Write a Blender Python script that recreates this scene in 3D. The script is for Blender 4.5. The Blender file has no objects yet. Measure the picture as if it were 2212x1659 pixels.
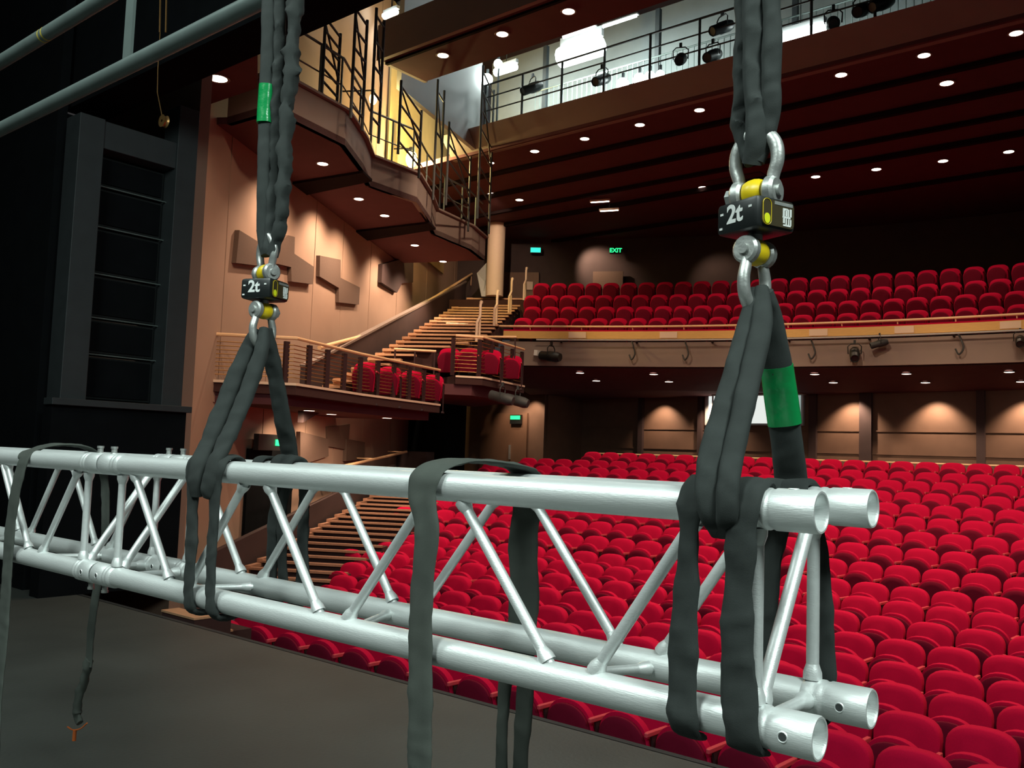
import bpy, bmesh, math, random
from math import sin, cos, pi, radians, sqrt, hypot, atan2
from mathutils import Vector, Matrix

# ------------------------------------------------------------------ camera, world, exposure
SC = bpy.context.scene
COL = SC.collection
FPX, PITCH, ROLL, YAW = 1964.34, .0777, .0347, -.6974        # focal length for a 2212 px wide frame, radians
EYE = Vector((0, 0, 1.6))                                     # stage floor is z = 0, stage edge runs along X
_fw = Vector((sin(YAW)*cos(PITCH), cos(YAW)*cos(PITCH), sin(PITCH)))
_r0 = Vector((cos(YAW), -sin(YAW), 0)); _u0 = _r0.cross(_fw)
_rt = _r0*cos(ROLL) + _u0*sin(ROLL); _up = -_r0*sin(ROLL) + _u0*cos(ROLL)
cam_d = bpy.data.cameras.new('camera')
cam_d.sensor_width = 36.0; cam_d.lens = FPX/2212*36.0; cam_d.clip_start = .05; cam_d.clip_end = 200
cam = bpy.data.objects.new('camera', cam_d); COL.objects.link(cam)
M3 = Matrix((_rt, _up, -_fw)).transposed()
cam.matrix_world = Matrix.Translation(EYE) @ M3.to_4x4()
SC.camera = cam

W = bpy.data.worlds.new('world'); SC.world = W; W.use_nodes = True
W.node_tree.nodes['Background'].inputs[0].default_value = (.62, .60, .60, 1)
W.node_tree.nodes['Background'].inputs[1].default_value = .05
VS = SC.view_settings
VS.view_transform = 'Standard'; VS.look = 'None'; VS.gamma = 1; VS.exposure = 0.0; VS.use_curve_mapping = False
SC.cycles.use_denoising = True
SC.cycles.max_bounces = 6
SC.cycles.sample_clamp_indirect = 4.0

WARM = (1.0, .70, .48)
COOL = (.86, 1.0, .95)
def area_light(name, loc, target, size, power, col):
    d = bpy.data.lights.new(name, 'AREA'); d.size = size; d.energy = power; d.color = col; d.shape = 'DISK'
    o = bpy.data.objects.new(name, d); COL.objects.link(o); o.location = loc
    o.rotation_euler = (Vector(target)-Vector(loc)).to_track_quat('-Z', 'Y').to_euler(); return o
# stage work lights in the flies behind and beside the camera
area_light('work_light', (2.6, .2, 5.6), (-1.0, 1.5, 1.4), 1.6, 285, COOL)
area_light('work_light', (-1.5, -3.0, 6.2), (-2.2, 1.5, 1.2), 2.0, 250, COOL)
area_light('work_light', (-5.0, -1.5, 6.5), (-3.5, 2.0, 1.0), 1.6, 120, COOL)
def spot(name, loc, target, power, col, angle, blend, radius=.08):
    d = bpy.data.lights.new(name, 'SPOT'); d.energy = power; d.color = col; d.spot_size = angle; d.spot_blend = blend
    d.shadow_soft_size = radius
    o = bpy.data.objects.new(name, d); COL.objects.link(o); o.location = loc
    o.rotation_euler = (Vector(target)-Vector(loc)).to_track_quat('-Z', 'Y').to_euler(); return o
# house lights in the ceiling over the stalls (out of frame)
for hx, hy, hz in ((-9, 9.5, 9.6), (-5, 9.5, 9.6), (-1, 9.5, 9.6), (3, 9.5, 9.6), (-7, 13.3, 9.9), (-3, 13.3, 9.9), (1, 13.3, 9.9)):
    spot('house_fill_light', (hx, hy, hz), (hx-1.0, hy+2.5, 0), 760 if hy < 12 else 1400, WARM, radians(115), .8, .12)
spot('house_fill_light', (-6.5, 6.5, 8.6), (-13.5, 11.5, 2.6), 950, WARM, radians(64), .7, .15)  # unseen fill spot, added to brighten the left wall
for hx in (-12, -7, -2): spot('house_fill_light', (hx, 13.9, 9.7), (hx*.9-1.5, 21.8, 4.6), 800, WARM, radians(42), .7, .12)  # fill spots added under the front bridge to brighten the balcony front
spot('house_fill_light', (-9.5, 13.0, 9.7), (-17.5, 17.0, 4.6), 1500, WARM, radians(48), .7, .12)  # fill spot added to brighten the balcony stair

# ------------------------------------------------------------------ calibrated rays: photo pixel -> point on a real plane
def ray(px, py): return _fw + _rt*((px-1106)/FPX) - _up*((py-829.5)/FPX)
def at_z(px, py, z): d = ray(px, py); return EYE + d*((z-EYE.z)/d.z)
def at_y(px, py, y): d = ray(px, py); return EYE + d*(y/d.y)
def at_plane(px, py, a, b, c):                                # vertical plane a*X + b*Y = c
    d = ray(px, py); return EYE + d*(c/(a*d.x+b*d.y))
def project(p):
    v = Vector(p)-EYE; z = v.dot(_fw)
    return 1106+FPX*v.dot(_rt)/z, 829.5-FPX*v.dot(_up)/z, z

# ------------------------------------------------------------------ materials
def mat(name, col, rough=.6, metal=0.0, nscale=0, namt=0.0, bump=0.0, bscale=None, stretch=None, emit=None, estr=0, spec=.5):
    m = bpy.data.materials.new(name); m.use_nodes = True
    nt = m.node_tree; b = nt.nodes['Principled BSDF']
    b.inputs['Base Color'].default_value = (*col, 1); b.inputs['Roughness'].default_value = rough
    b.inputs['Metallic'].default_value = metal; b.inputs['Specular IOR Level'].default_value = spec
    if nscale:
        tc = nt.nodes.new('ShaderNodeTexCoord'); mp = nt.nodes.new('ShaderNodeMapping')
        nt.links.new(tc.outputs['Object'], mp.inputs['Vector'])
        if stretch: mp.inputs['Scale'].default_value = stretch
        nz = nt.nodes.new('ShaderNodeTexNoise'); nz.inputs['Scale'].default_value = nscale; nz.inputs['Detail'].default_value = 4
        nt.links.new(mp.outputs['Vector'], nz.inputs['Vector'])
        mx = nt.nodes.new('ShaderNodeMixRGB')
        mx.inputs[1].default_value = (*[max(0, c*(1-namt)) for c in col], 1); mx.inputs[2].default_value = (*[min(1, c*(1+namt)) for c in col], 1)
        nt.links.new(nz.outputs['Fac'], mx.inputs[0]); nt.links.new(mx.outputs[0], b.inputs['Base Color'])
        if bump:
            n2 = nz
            if bscale:
                n2 = nt.nodes.new('ShaderNodeTexNoise'); n2.inputs['Scale'].default_value = bscale; n2.inputs['Detail'].default_value = 3
                nt.links.new(mp.outputs['Vector'], n2.inputs['Vector'])
            bp = nt.nodes.new('ShaderNodeBump'); bp.inputs['Strength'].default_value = bump; bp.inputs['Distance'].default_value = .01
            nt.links.new(n2.outputs['Fac'], bp.inputs['Height']); nt.links.new(bp.outputs['Normal'], b.inputs['Normal'])
    if emit:
        b.inputs['Emission Color'].default_value = (*emit, 1); b.inputs['Emission Strength'].default_value = estr
    return m
MT = dict(
    alu=mat('brushed_aluminium', (.84, .88, .87), .46, .50, 9, .10, .10, 60, (1, 8, 8)),
    alu_dark=mat('machined_hole', (.10, .11, .11), .5, .6),
    zinc=mat('zinc_plated_steel', (.50, .52, .50), .42, .7, 18, .25, .2, 40),
    web=mat('grey_polyester_webbing', (.024, .030, .028), .88, 0, 25, .30, .12, 700),
    web_lt=mat('dusty_grey_webbing', (.060, .070, .060), .9, 0, 12, .28, .12, 700),
    green=mat('green_vinyl_label', (.005, .27, .07), .25, 0, 25, .15, .25, 30),
    yellow=mat('yellow_nylon', (.75, .55, .01), .35),
    lime=mat('lime_indicator', (.75, .80, .02), .4),
    black_pl=mat('black_moulded_plastic', (.012, .015, .015), .38, 0, 30, .3),
    brown_pl=mat('brown_label_panel', (.045, .035, .015), .45),
    white=mat('white_print', (.75, .78, .76), .6),
    stage=mat('painted_stage_boards', (.080, .088, .080), .5, 0, 1.3, .35, .15, 40),
    black=mat('black_masking_cloth', (.006, .007, .008), .95, 0, 4, .3, spec=.05),
    dark_steel=mat('dark_painted_steel', (.028, .034, .036), .6, 0, 6, .25),
    pipe=mat('galvanised_pipe', (.15, .19, .18), .45, .4, 8, .2),
    brass=mat('brass_pin', (.45, .25, .09), .35, .8),
    orange=mat('orange_paint', (.55, .12, .02), .5),
    tape=mat('yellow_marker_tape', (.42, .34, .05), .6),
    wall=mat('tan_plaster_panels', (.36, .235, .17), .8, 0, 2.0, .08, .05, 50),
    wall_br=mat('brown_rear_panelling', (.15, .085, .055), .7, 0, 3.0, .18),
    wall_dk=mat('dark_brown_wall', (.050, .029, .028), .75, 0, 3.0, .2),
    panel=mat('brown_acoustic_board', (.12, .075, .055), .85, 0, 30, .15),
    fascia=mat('bronze_fascia', (.235, .182, .155), .65, 0, 2.0, .1),
    soffit=mat('maroon_ceiling', (.112, .042, .048), .85, 0, 3.0, .15, spec=.15),
    soffit_dk=mat('black_ceiling_slot', (.016, .010, .011), .95, spec=.05),
    dryw=mat('pale_grey_plaster', (.42, .43, .43), .8, 0, 2.0, .06),
    ochre=mat('ochre_gallery_wall', (.42, .31, .13), .8, 0, 2.5, .12),
    carpet=mat('maroon_carpet', (.045, .016, .014), .95, 0, 40, .2),
    tread=mat('wooden_step_nosing', (.60, .34, .19), .6, 0, 10, .2, 0, None, (1, 6, 1)),
    tread_shaded=mat('shaded_step_nosing', (.34, .17, .10), .7, 0, 10, .2, 0, None, (1, 6, 1)),  # same nosing darkened: weaker light on the aisle steps put into the colour
    bridge=mat('dim_grey_bridge_wall', (.15, .17, .17), .8, 0, 2.0, .2),
    wood=mat('honey_wood_band', (.72, .44, .13), .45, 0, 8, .15, 0, None, (1, 1, 8)),
    handrail=mat('brass_handrail', (.85, .55, .30), .4, 0),
    cream=mat('cream_handrail', (.80, .62, .46), .5),
    seat_red=mat('red_seat_fabric', (.47, .002, .040), .95, 0, 120, .18, .25, 300, spec=.15),
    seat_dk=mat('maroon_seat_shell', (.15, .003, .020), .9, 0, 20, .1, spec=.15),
    seat_arm=mat('pink_red_armrest', (.52, .05, .07), .5),
    seat_leg=mat('dark_seat_standard', (.035, .012, .014), .6),
    door=mat('brown_timber_door', (.16, .085, .05), .6, 0, 6, .2, 0, None, (8, 8, 1)),
    lamp=mat('lit_downlight', (.9, .8, .7), .5, 0, emit=(1, .78, .62), estr=9),
    lamp_y=mat('lit_yellow_lamp', (.9, .8, .5), .5, 0, emit=(1, .74, .25), estr=16),
    lamp_w=mat('lit_fluorescent', (.9, .95, .95), .5, 0, emit=(.86, 1, .97), estr=22),
    win=mat('lit_control_room', (.6, .64, .62), .5, 0, emit=(.80, .86, .82), estr=.95),
    win2=mat('lit_side_glass', (.4, .5, .48), .5, 0, emit=(.40, .52, .50), estr=.7),
    exit=mat('lit_exit_sign', (0, .4, .1), .5, 0, emit=(.03, .95, .28), estr=1.6),
    exit_c=mat('lit_cyan_sign', (0, .4, .3), .5, 0, emit=(.03, .80, .62), estr=1.3),
    paper=mat('white_notice', (.75, .6, .5), .7),
)

# ------------------------------------------------------------------ mesh helpers
def tag(o, label=None, cat=None, group=None, kind=None):
    if label: o['label'] = label
    if cat: o['category'] = cat
    if group: o['group'] = group
    if kind: o['kind'] = kind
    return o
def empty(name, loc=(0, 0, 0), rz=0):
    o = bpy.data.objects.new(name, None); COL.objects.link(o); o.location = loc; o.rotation_euler = (0, 0, rz)
    o.empty_display_size = .1; return o
def frame_of(d):
    d = Vector(d).normalized(); a = Vector((0, 0, 1)) if abs(d.z) < .9 else Vector((1, 0, 0))
    u = d.cross(a).normalized(); return u, d.cross(u).normalized()
class MB:
    def __init__(s): s.v = []; s.f = []
    def add(s, vs, fs):
        k = len(s.v); s.v += [tuple(v) for v in vs]; s.f += [tuple(i+k for i in f) for f in fs]; return s
    def box(s, c, size, rz=0, m=None):
        x, y, z = (q/2 for q in size); P = [Vector((a*x, b*y, d*z)) for d in (-1, 1) for b in (-1, 1) for a in (-1, 1)]
        R = m if m is not None else Matrix.Rotation(rz, 3, 'Z'); c = Vector(c)
        return s.add([c+R@p for p in P], [(0, 2, 3, 1), (4, 5, 7, 6), (0, 1, 5, 4), (2, 6, 7, 3), (0, 4, 6, 2), (1, 3, 7, 5)])
    def bar(s, a, b, w, h, upv=(0, 0, 1)):                     # rectangular bar from a to b
        a, b = Vector(a), Vector(b); d = (b-a).normalized(); u = d.cross(Vector(upv))
        u = u.normalized() if u.length > 1e-4 else frame_of(d)[0]; v = u.cross(d)
        P = [p+u*(i*w/2)+v*(j*h/2) for p in (a, b) for j in (-1, 1) for i in (-1, 1)]
        return s.add(P, [(0, 1, 3, 2), (4, 6, 7, 5), (0, 4, 5, 1), (2, 3, 7, 6), (0, 2, 6, 4), (1, 5, 7, 3)])
    def tube(s, pts, r, n=12, caps=True):                      # r: number or list
        pts = [Vector(p) for p in pts]; m = len(pts); rr = r if isinstance(r, (list, tuple)) else [r]*m
        ds = []
        for i in range(m): ds.append((pts[min(i+1, m-1)]-pts[max(i-1, 0)]).normalized())
        u, _ = frame_of(ds[0]); vs = []
        for i in range(m):
            u = (u-ds[i]*u.dot(ds[i])).normalized(); v = ds[i].cross(u)
            vs += [pts[i]+(u*cos(2*pi*k/n)+v*sin(2*pi*k/n))*rr[i] for k in range(n)]
        fs = [(i*n+k, i*n+(k+1) % n, (i+1)*n+(k+1) % n, (i+1)*n+k) for i in range(m-1) for k in range(n)]
        if caps: fs += [tuple(range(n-1, -1, -1)), tuple((m-1)*n+k for k in range(n))]
        return s.add(vs, fs)
    def lathe(s, a, d, prof, n=24):                            # prof: list of (t along d, radius); open ends
        d = Vector(d).normalized(); u, v = frame_of(d); a = Vector(a); m = len(prof)
        vs = [a+d*t+(u*cos(2*pi*k/n)+v*sin(2*pi*k/n))*r for t, r in prof for k in range(n)]
        fs = [(i*n+k, i*n+(k+1) % n, (i+1)*n+(k+1) % n, (i+1)*n+k) for i in range(m-1) for k in range(n)]
        return s.add(vs, fs)
    def ball(s, c, r, n=10, sc=(1, 1, 1)):
        c = Vector(c); vs = []; m = n//2
        for i in range(m+1):
            th = pi*i/m
            for k in range(n): vs.append(c+Vector((r*sc[0]*sin(th)*cos(2*pi*k/n), r*sc[1]*sin(th)*sin(2*pi*k/n), r*sc[2]*cos(th))))
        return s.add(vs, [(i*n+k, (i+1)*n+k, (i+1)*n+(k+1) % n, i*n+(k+1) % n) for i in range(m) for k in range(n)])
    def prism(s, poly, off):                                   # polygon points (3D) extruded by vector
        off = Vector(off); P = [Vector(p) for p in poly]; n = len(P)
        fs = [tuple(range(n-1, -1, -1)), tuple(range(n, 2*n))] + [(k, (k+1) % n, n+(k+1) % n, n+k) for k in range(n)]
        return s.add(P+[p+off for p in P], fs)
    def sweep(s, pts, prof, closed=False):                     # 2D profile (offset along plan normal, z) swept along plan polyline
        n = len(pts); m = len(prof); vs = []
        for i in range(n):
            a = Vector(pts[max(i-1, 0)]); b = Vector(pts[min(i+1, n-1)]); d = Vector((b.x-a.x, b.y-a.y, 0)).normalized()
            nn = Vector((-d.y, d.x, 0)); p = Vector(pts[i])
            vs += [p+nn*o+Vector((0, 0, z)) for o, z in prof]
        fs = [(i*m+k, i*m+(k+1) % m, (i+1)*m+(k+1) % m, (i+1)*m+k) for i in range(n-1) for k in range(m)]
        fs += [tuple(range(m)), tuple((n-1)*m+k for k in range(m-1, -1, -1))]
        return s.add(vs, fs)
    def build(s, name, m, parent=None, smooth=False, bevel=0):
        me = bpy.data.meshes.new(name); me.from_pydata(s.v, [], s.f)
        bm = bmesh.new(); bm.from_mesh(me); bmesh.ops.recalc_face_normals(bm, faces=bm.faces)
        if bevel: bmesh.ops.bevel(bm, geom=list(bm.edges), offset=bevel, segments=2, affect='EDGES', profile=.5, clamp_overlap=True)
        bm.to_mesh(me); bm.free()
        me.materials.append(m)
        if smooth:
            me.polygons.foreach_set('use_smooth', [True]*len(me.polygons))
            try: me.set_sharp_from_angle(angle=radians(42))
            except Exception: pass
        o = bpy.data.objects.new(name, me); COL.objects.link(o)
        if parent is not None: o.parent = parent
        return o
def struct(name, mb, m, **k): return tag(mb.build(name, m, **k), kind='structure')
def copy_tree(o, parent=None):
    c = o.copy(); COL.objects.link(c); c.parent = parent
    for ch in o.children: copy_tree(ch, c)
    return c
def catmull(pts, k=6):
    P = [Vector(p) for p in pts]; P = [P[0]*2-P[1]]+P+[P[-1]*2-P[-2]]; out = []
    for i in range(1, len(P)-2):
        for j in range(k):
            t = j/k; a, b, c, d = P[i-1:i+3]
            out.append(.5*((2*b)+(c-a)*t+(2*a-5*b+4*c-d)*t*t+(3*b-a-3*c+d)*t**3))
    out.append(P[-2]); return out
def lerp_list(vals, n):
    out = []
    for i in range(n):
        t = i/(n-1)*(len(vals)-1); k = min(int(t), len(vals)-2); f = t-k
        out.append(vals[k]*(1-f)+vals[k+1]*f)
    return out
def cloth_strand(mb, pts, widths, thick, wide=(1, 0, 0), k=8, n=16, wrinkle=.12, seed=0, crease=0.0, twist=0.0):
    """a soft flattened fabric tube along a path; 'wide' is the direction its width keeps to"""
    rnd = random.Random(seed); path = catmull(pts, k)
    fine = [path[0]]                                            # resample evenly so that folds keep their size
    for a, b in zip(path, path[1:]):
        L = (b-a).length; q = max(1, int(L/.009))
        fine += [a.lerp(b, (t+1)/q) for t in range(q)]
    cum = [0]
    for a, b in zip(path, path[1:]): cum.append(cum[-1]+(b-a).length)
    path0, path = path, fine; m = len(path); m0 = len(path0)
    w0 = lerp_list(widths, m0); t0 = lerp_list(thick if isinstance(thick, (list, tuple)) else [thick, thick], m0)
    ws, th, dd, kk = [], [], 0, 0
    for i in range(m):
        if i: dd += (path[i]-path[i-1]).length
        while kk < m0-2 and cum[kk+1] < dd: kk += 1
        f = max(0, min(1, (dd-cum[kk])/max(1e-6, cum[kk+1]-cum[kk])))
        ws.append(w0[kk]*(1-f)+w0[kk+1]*f); th.append(t0[kk]*(1-f)+t0[kk+1]*f)
    ph = [rnd.uniform(0, 6.28) for _ in range(6)]; vs = []; dist = 0
    total = cum[-1]; folds = []
    g = rnd.uniform(.01, .04)
    while g < total:
        folds.append((g, rnd.uniform(.006, .014), rnd.uniform(-.9, .9), rnd.uniform(.4, 1.0), rnd.choice((1, 1, -1)))); g += rnd.uniform(.025, .075)
    for i in range(m):
        d = (path[min(i+1, m-1)]-path[max(i-1, 0)]).normalized()
        if i: dist += (path[i]-path[i-1]).length
        near_f = [q for q in folds if abs(dist-q[0]) < .06]; sgn0 = 0
        wv = Vector(wide); u = wv-d*wv.dot(d)
        if u.length < .05: u = frame_of(d)[0]
        u.normalize(); v = d.cross(u)
        a0 = twist*i/(m-1)
        u, v = u*cos(a0)+v*sin(a0), v*cos(a0)-u*sin(a0)
        for q in range(n):
            a = 2*pi*q/n; ca, sa = cos(a), sin(a)
            x = math.copysign(abs(ca)**.8, ca)*ws[i]/2; y = math.copysign(abs(sa)**.8, sa)*th[i]/2
            y *= 1-crease*math.exp(-(ca/.28)**2)
            w = 1+wrinkle*(sin(dist*95+ph[0]+2*a)*.5+sin(dist*210+ph[1]-3*a)*.3+sin(dist*47+ph[2]+a)*.6)
            fo = 0
            for g, sg, sk, am, sgn in near_f:
                fo += sgn*am*math.exp(-((dist-g-sk*ca*.022)/sg)**2)
            x *= 1+wrinkle*(.25*sin(dist*60+ph[3])+.35*fo*(ca if sgn0 else 1))
            y *= 1+wrinkle*2.6*fo
            vs.append(path[i]+u*x+v*y*w)
    fs = [(i*n+q, i*n+(q+1) % n, (i+1)*n+(q+1) % n, (i+1)*n+q) for i in range(m-1) for q in range(n)]
    fs += [tuple(range(n-1, -1, -1)), tuple((m-1)*n+q for q in range(n))]
    return mb.add(vs, fs)

# ------------------------------------------------------------------ truss (hangs level, parallel to the stage edge)
TF, TB, TT, TL = 1.392, 1.6274, 1.528, 1.188               # front / back chord Y, top / bottom chord Z
CHORDS = ((TF, TT), (TB, TT), (TF, TL), (TB, TL))
def truss_section(label, x1, x0, tops, bots, pins_at):
    t = empty('truss_section', ((x0+x1)/2, (TF+TB)/2, TL)); tag(t, label, 'truss', 'lighting truss sections')
    off = -Vector(t.location)
    def put(mb, name, m, parent=t, smooth=True):
        mb.v = [tuple(Vector(v)+off) for v in mb.v]; return mb.build(name, m, parent, smooth)
    for y, z in CHORDS:
        put(MB().tube([(x1-.10, y, z), (x0+.10, y, z)], .0298, 28), 'chord', MT['alu'])
        for xe, d in ((x1, -1), (x0, 1)):
            prof = [(.088, .001), (.088, .0272), (.004, .0272), (.0, .0295), (.0, .0325), (.003, .034), (.070, .034), (.073, .0322), (.079, .0322),
                    (.082, .034), (.088, .034), (.091, .0325), (.096, .0325), (.099, .034), (.108, .034), (.118, .0298)]
            c = put(MB().lathe((xe, y, z), (d, 0, 0), prof, 36), 'coupler', MT['alu'])
            for (hd, nm) in (((0, -1, 0), 'pin_hole'),) if z == TL else (((0, 0, 1), 'pin_hole'),):
                hc = Vector((xe+d*.045, y, z))+Vector(hd)*.0315
                ring = MB().lathe(hc, hd, [(.0005, .0062), (.0030, .0066), (.0034, .0078), (.0018, .0092)], 20)
                ring.v = [tuple(Vector(v)+off) for v in ring.v]; ring.build('hole_rim', MT['alu'], c, True)
                hm = MB().lathe(hc, hd, [(.0026, .0), (.0026, .0064)], 20)
                hm.v = [tuple(Vector(v)+off) for v in hm.v]; hm.build(nm, MT['alu_dark'], c, True)
    def brace(a, b, r=.0112):
        a, b = Vector(a), Vector(b); d = (b-a).normalized(); L = (b-a).length
        mb = MB().tube([a, b], r, 16)
        for p, q in ((a, d), (b, -d)):                          # weld collar at each end
            mb.lathe(p+q*.012, q, [(0, r*1.5), (.012, r*1.45), (.020, r*1.2), (.027, r)], 16)
        put(mb, 'brace', MT['alu'])
    g = .046
    for y in (TF, TB):
        for xt in tops:
            for xb in bots:
                s = 1 if xb > xt else -1
                if abs(xb-xt) > .45: continue
                brace((xt+s*g, y, TT-.018), (xb-s*g, y, TL+.018))
    for xe, s in ((x1, -1), (x0, 1)):                           # end frames
        xv = xe+s*.105
        brace((xv, TF, TT-.02), (xv, TF, TL+.02)); brace((xv, TB, TT-.02), (xv, TB, TL+.02))
        brace((xv, TF+.02, TL), (xv, TB-.02, TL)); brace((xv, TF+.02, TT), (xv, TB-.02, TT))
        brace((xv, TB-.012, TT-.012), (xv, TF+.012, TL+.018), .0122)
    for i, xb in enumerate(bots): brace((xb+g*(1 if i % 2 else -1), TF+.02, TL), (xb-g*(1 if i % 2 else -1), TB-.02, TL), .0098)
    for xt in tops: brace((xt, TF+.02, TT), (xt, TB-.02, TT), .0098)
    for xp in pins_at:
        for y in (TF, TB):
            for z, s in ((TT, 1), (TL, -1)):
                a = Vector((xp, y, z+s*.030))
                put(MB().lathe(a, (0, 0, s), [(0, .0115), (.004, .0115), (.004, .0085), (.018, .0085), (.018, .0105), (.025, .0105), (.025, .0)], 16), 'coupler_pin', MT['zinc'])
    return t
truss_section('silver aluminium box truss section with open tube ends hanging in front', -.535, -2.815, [-.70, -1.342, -2.012, -2.69], [-1.0, -1.682, -2.352], [-2.775])
truss_section('far silver truss section bolted on beyond the joint under the ladder batten', -2.825, -5.105, [-2.95, -3.62, -4.29, -4.95], [-3.28, -3.95, -4.62], [-2.865])

# ------------------------------------------------------------------ slings
def S(px, py, y): return at_y(px, py, y)
HX = (-.706, -2.196)                                            # the two hang points, on the truss centre line
HY = 1.51
def loop_strand(mb, side, xs, ws, seed, inner=False, under=False, xback=None):
    """fabric strand over a top chord, down the outside face, round the bottom chord"""
    yc = TF if side < 0 else TB
    x = lambda t: lerp_list(xs, 101)[int(t*100)]
    o = .040
    P = [(x(0), yc-side*o, TT-.02), (x(0), yc-side*.026, TT+.032), (x(0), yc, TT+.040), (x(.02), yc+side*.028, TT+.028), (x(.05), yc+side*o, TT),
         (x(.15), yc+side*.038, TT-.04), (x(.35), yc+side*.036, TT-.11), (x(.6), yc+side*.036, TT-.2), (x(.85), yc+side*.037, TL+.05),
         (x(1), yc+side*o, TL), (x(1), yc+side*.028, TL-.029), (x(1), yc, TL-.041)]
    if under:
        P += [(xback, 1.51, TL-.042), (xback, TB, TL-.040), (xback, TB+.030, TL-.026), (xback, TB+.040, TL), (xback, TB+.037, 1.36),
              (xback, TB+.040, TT-.03), (xback, TB+.028, TT+.028), (xback, TB, TT+.040), (xback, TB-.028, TT+.03), (xback, TB-.04, TT-.01)]
    elif inner:
        P += [(x(1), yc-side*.03, TL-.024), (x(1), yc-side*o, TL+.02), (x(.6), yc-side*.044, TL+.16), (x(.2), yc-side*.042, TT-.06), (x(.05), yc-side*o, TT-.015)]
    wl = [ws[0]]*3+[ws[0]]*2+[ws[1], ws[2], ws[3], ws[4]]+[ws[4]]*3
    wl += [ws[3]]*(len(P)-len(wl))
    cloth_strand(mb, P, wl, .014, (1, 0, 0), 5, 14, .22, seed)

def sling(label, mb, m=MT['web'], grp='grey round slings on the truss', name='round_sling'):
    return tag(mb.build(name, m, None, True), label, 'sling', grp)

# right hang, front basket
mb = MB()
cloth_strand(mb, [S(1638, 628, 1.51), S(1618, 690, 1.485), S(1588, 800, 1.44), S(1560, 900, 1.40), S(1537, 985, 1.36), S(1528, 1060, 1.340), S(1536, 1120, 1.345), S(1552, 1152, 1.385)],
             [.028, .036, .038, .042, .044, .042, .034, .028], [.026, .026, .024, .020], (1, .3, 0), 8, 16, .10, 1)
cloth_strand(mb, [S(1644, 626, 1.51), S(1646, 700, 1.475), S(1624, 800, 1.435), S(1602, 900, 1.395), S(1582, 990, 1.36), S(1572, 1060, 1.338), S(1570, 1120, 1.345), S(1560, 1152, 1.39)],
             [.028, .038, .038, .036, .036, .038, .034, .028], [.026, .026, .024, .020], (1, .3, 0), 8, 16, .10, 2)
f_x = lambda px, py: at_y(px, py, 1.352).x
loop_strand(mb, -1, [f_x(1490, 1060), f_x(1487, 1140), f_x(1478, 1250), f_x(1472, 1400), f_x(1474, 1540)], [.046, .032, .040, .052, .052], 3)
loop_strand(mb, -1, [f_x(1602, 1070), f_x(1598, 1150), f_x(1590, 1280), f_x(1590, 1430), f_x(1602, 1590)], [.064, .052, .050, .056, .060], 4)
sling('dark grey sling from the right load cell, choked round the front truss tubes', mb)
# right hang, back basket with the green label
mb = MB()
bp = [S(1652, 630, 1.515), S(1664, 690, 1.54), S(1676, 780, 1.57), S(1688, 870, 1.60), S(1700, 960, 1.63), S(1708, 1030, 1.655), S(1712, 1075, 1.667)]
cloth_strand(mb, bp, [.030, .044, .054, .056, .058, .060, .060], [.030, .034, .034, .032, .026, .02], (1, .4, 0), 8, 18, .06, 5)
b_x = lambda px, py: at_y(px, py, 1.667).x
loop_strand(mb, 1, [b_x(1700, 1080), b_x(1672, 1160), b_x(1662, 1240), b_x(1656, 1330), b_x(1652, 1400)], [.055, .045, .042, .042, .045], 6)
loop_strand(mb, 1, [b_x(1745, 1080), b_x(1772, 1150), b_x(1780, 1250), b_x(1786, 1350), b_x(1786, 1460)], [.055, .030, .032, .034, .036], 7)
o = sling('near black sling with a green label behind the right load cell sling', mb)
mb = MB(); cloth_strand(mb, [S(1678, 790, 1.573), S(1683, 830, 1.587), S(1689, 872, 1.601), S(1695, 916, 1.614)], [.0585, .060, .061, .0615], .039, (1, .4, 0), 10, 22, .012, 8)
tag(mb.build('sling_label', MT['green'], o, True), 'green vinyl label wrapped round the sling')
# right hang, upper sling
mb = MB()
cloth_strand(mb, [S(1640, -900, 1.51), S(1620, -450, 1.51), S(1600, -60, 1.51), S(1603, 60, 1.51), S(1598, 150, 1.51), S(1602, 215, 1.51), S(1594, 262, 1.51), S(1606, 310, 1.51), S(1622, 352, 1.51)], [.022, .022, .022, .024, .026, .030, .028, .028, .022], .026, (.8, .6, 0), 9, 14, .22, 11)
cloth_strand(mb, [S(1667, -900, 1.495), S(1647, -450, 1.495), S(1627, -60, 1.495), S(1627, 60, 1.495), S(1626, 150, 1.495), S(1632, 240, 1.495), S(1634, 300, 1.495), S(1624, 355, 1.505)], [.038, .038, .038, .038, .036, .036, .040, .036], .030, (.8, .6, 0), 9, 16, .12, 12)
cloth_strand(mb, [S(1708, -900, 1.50), S(1688, -450, 1.50), S(1668, -60, 1.50), S(1668, 60, 1.50), S(1666, 160, 1.50), S(1664, 240, 1.505), S(1655, 295, 1.51), S(1636, 350, 1.51)], [.032, .032, .032, .034, .036, .036, .032, .026], .032, (.8, .6, 0), 9, 16, .12, 13)
sling('thick grey sling hanging down into the right upper shackle', mb)
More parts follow.
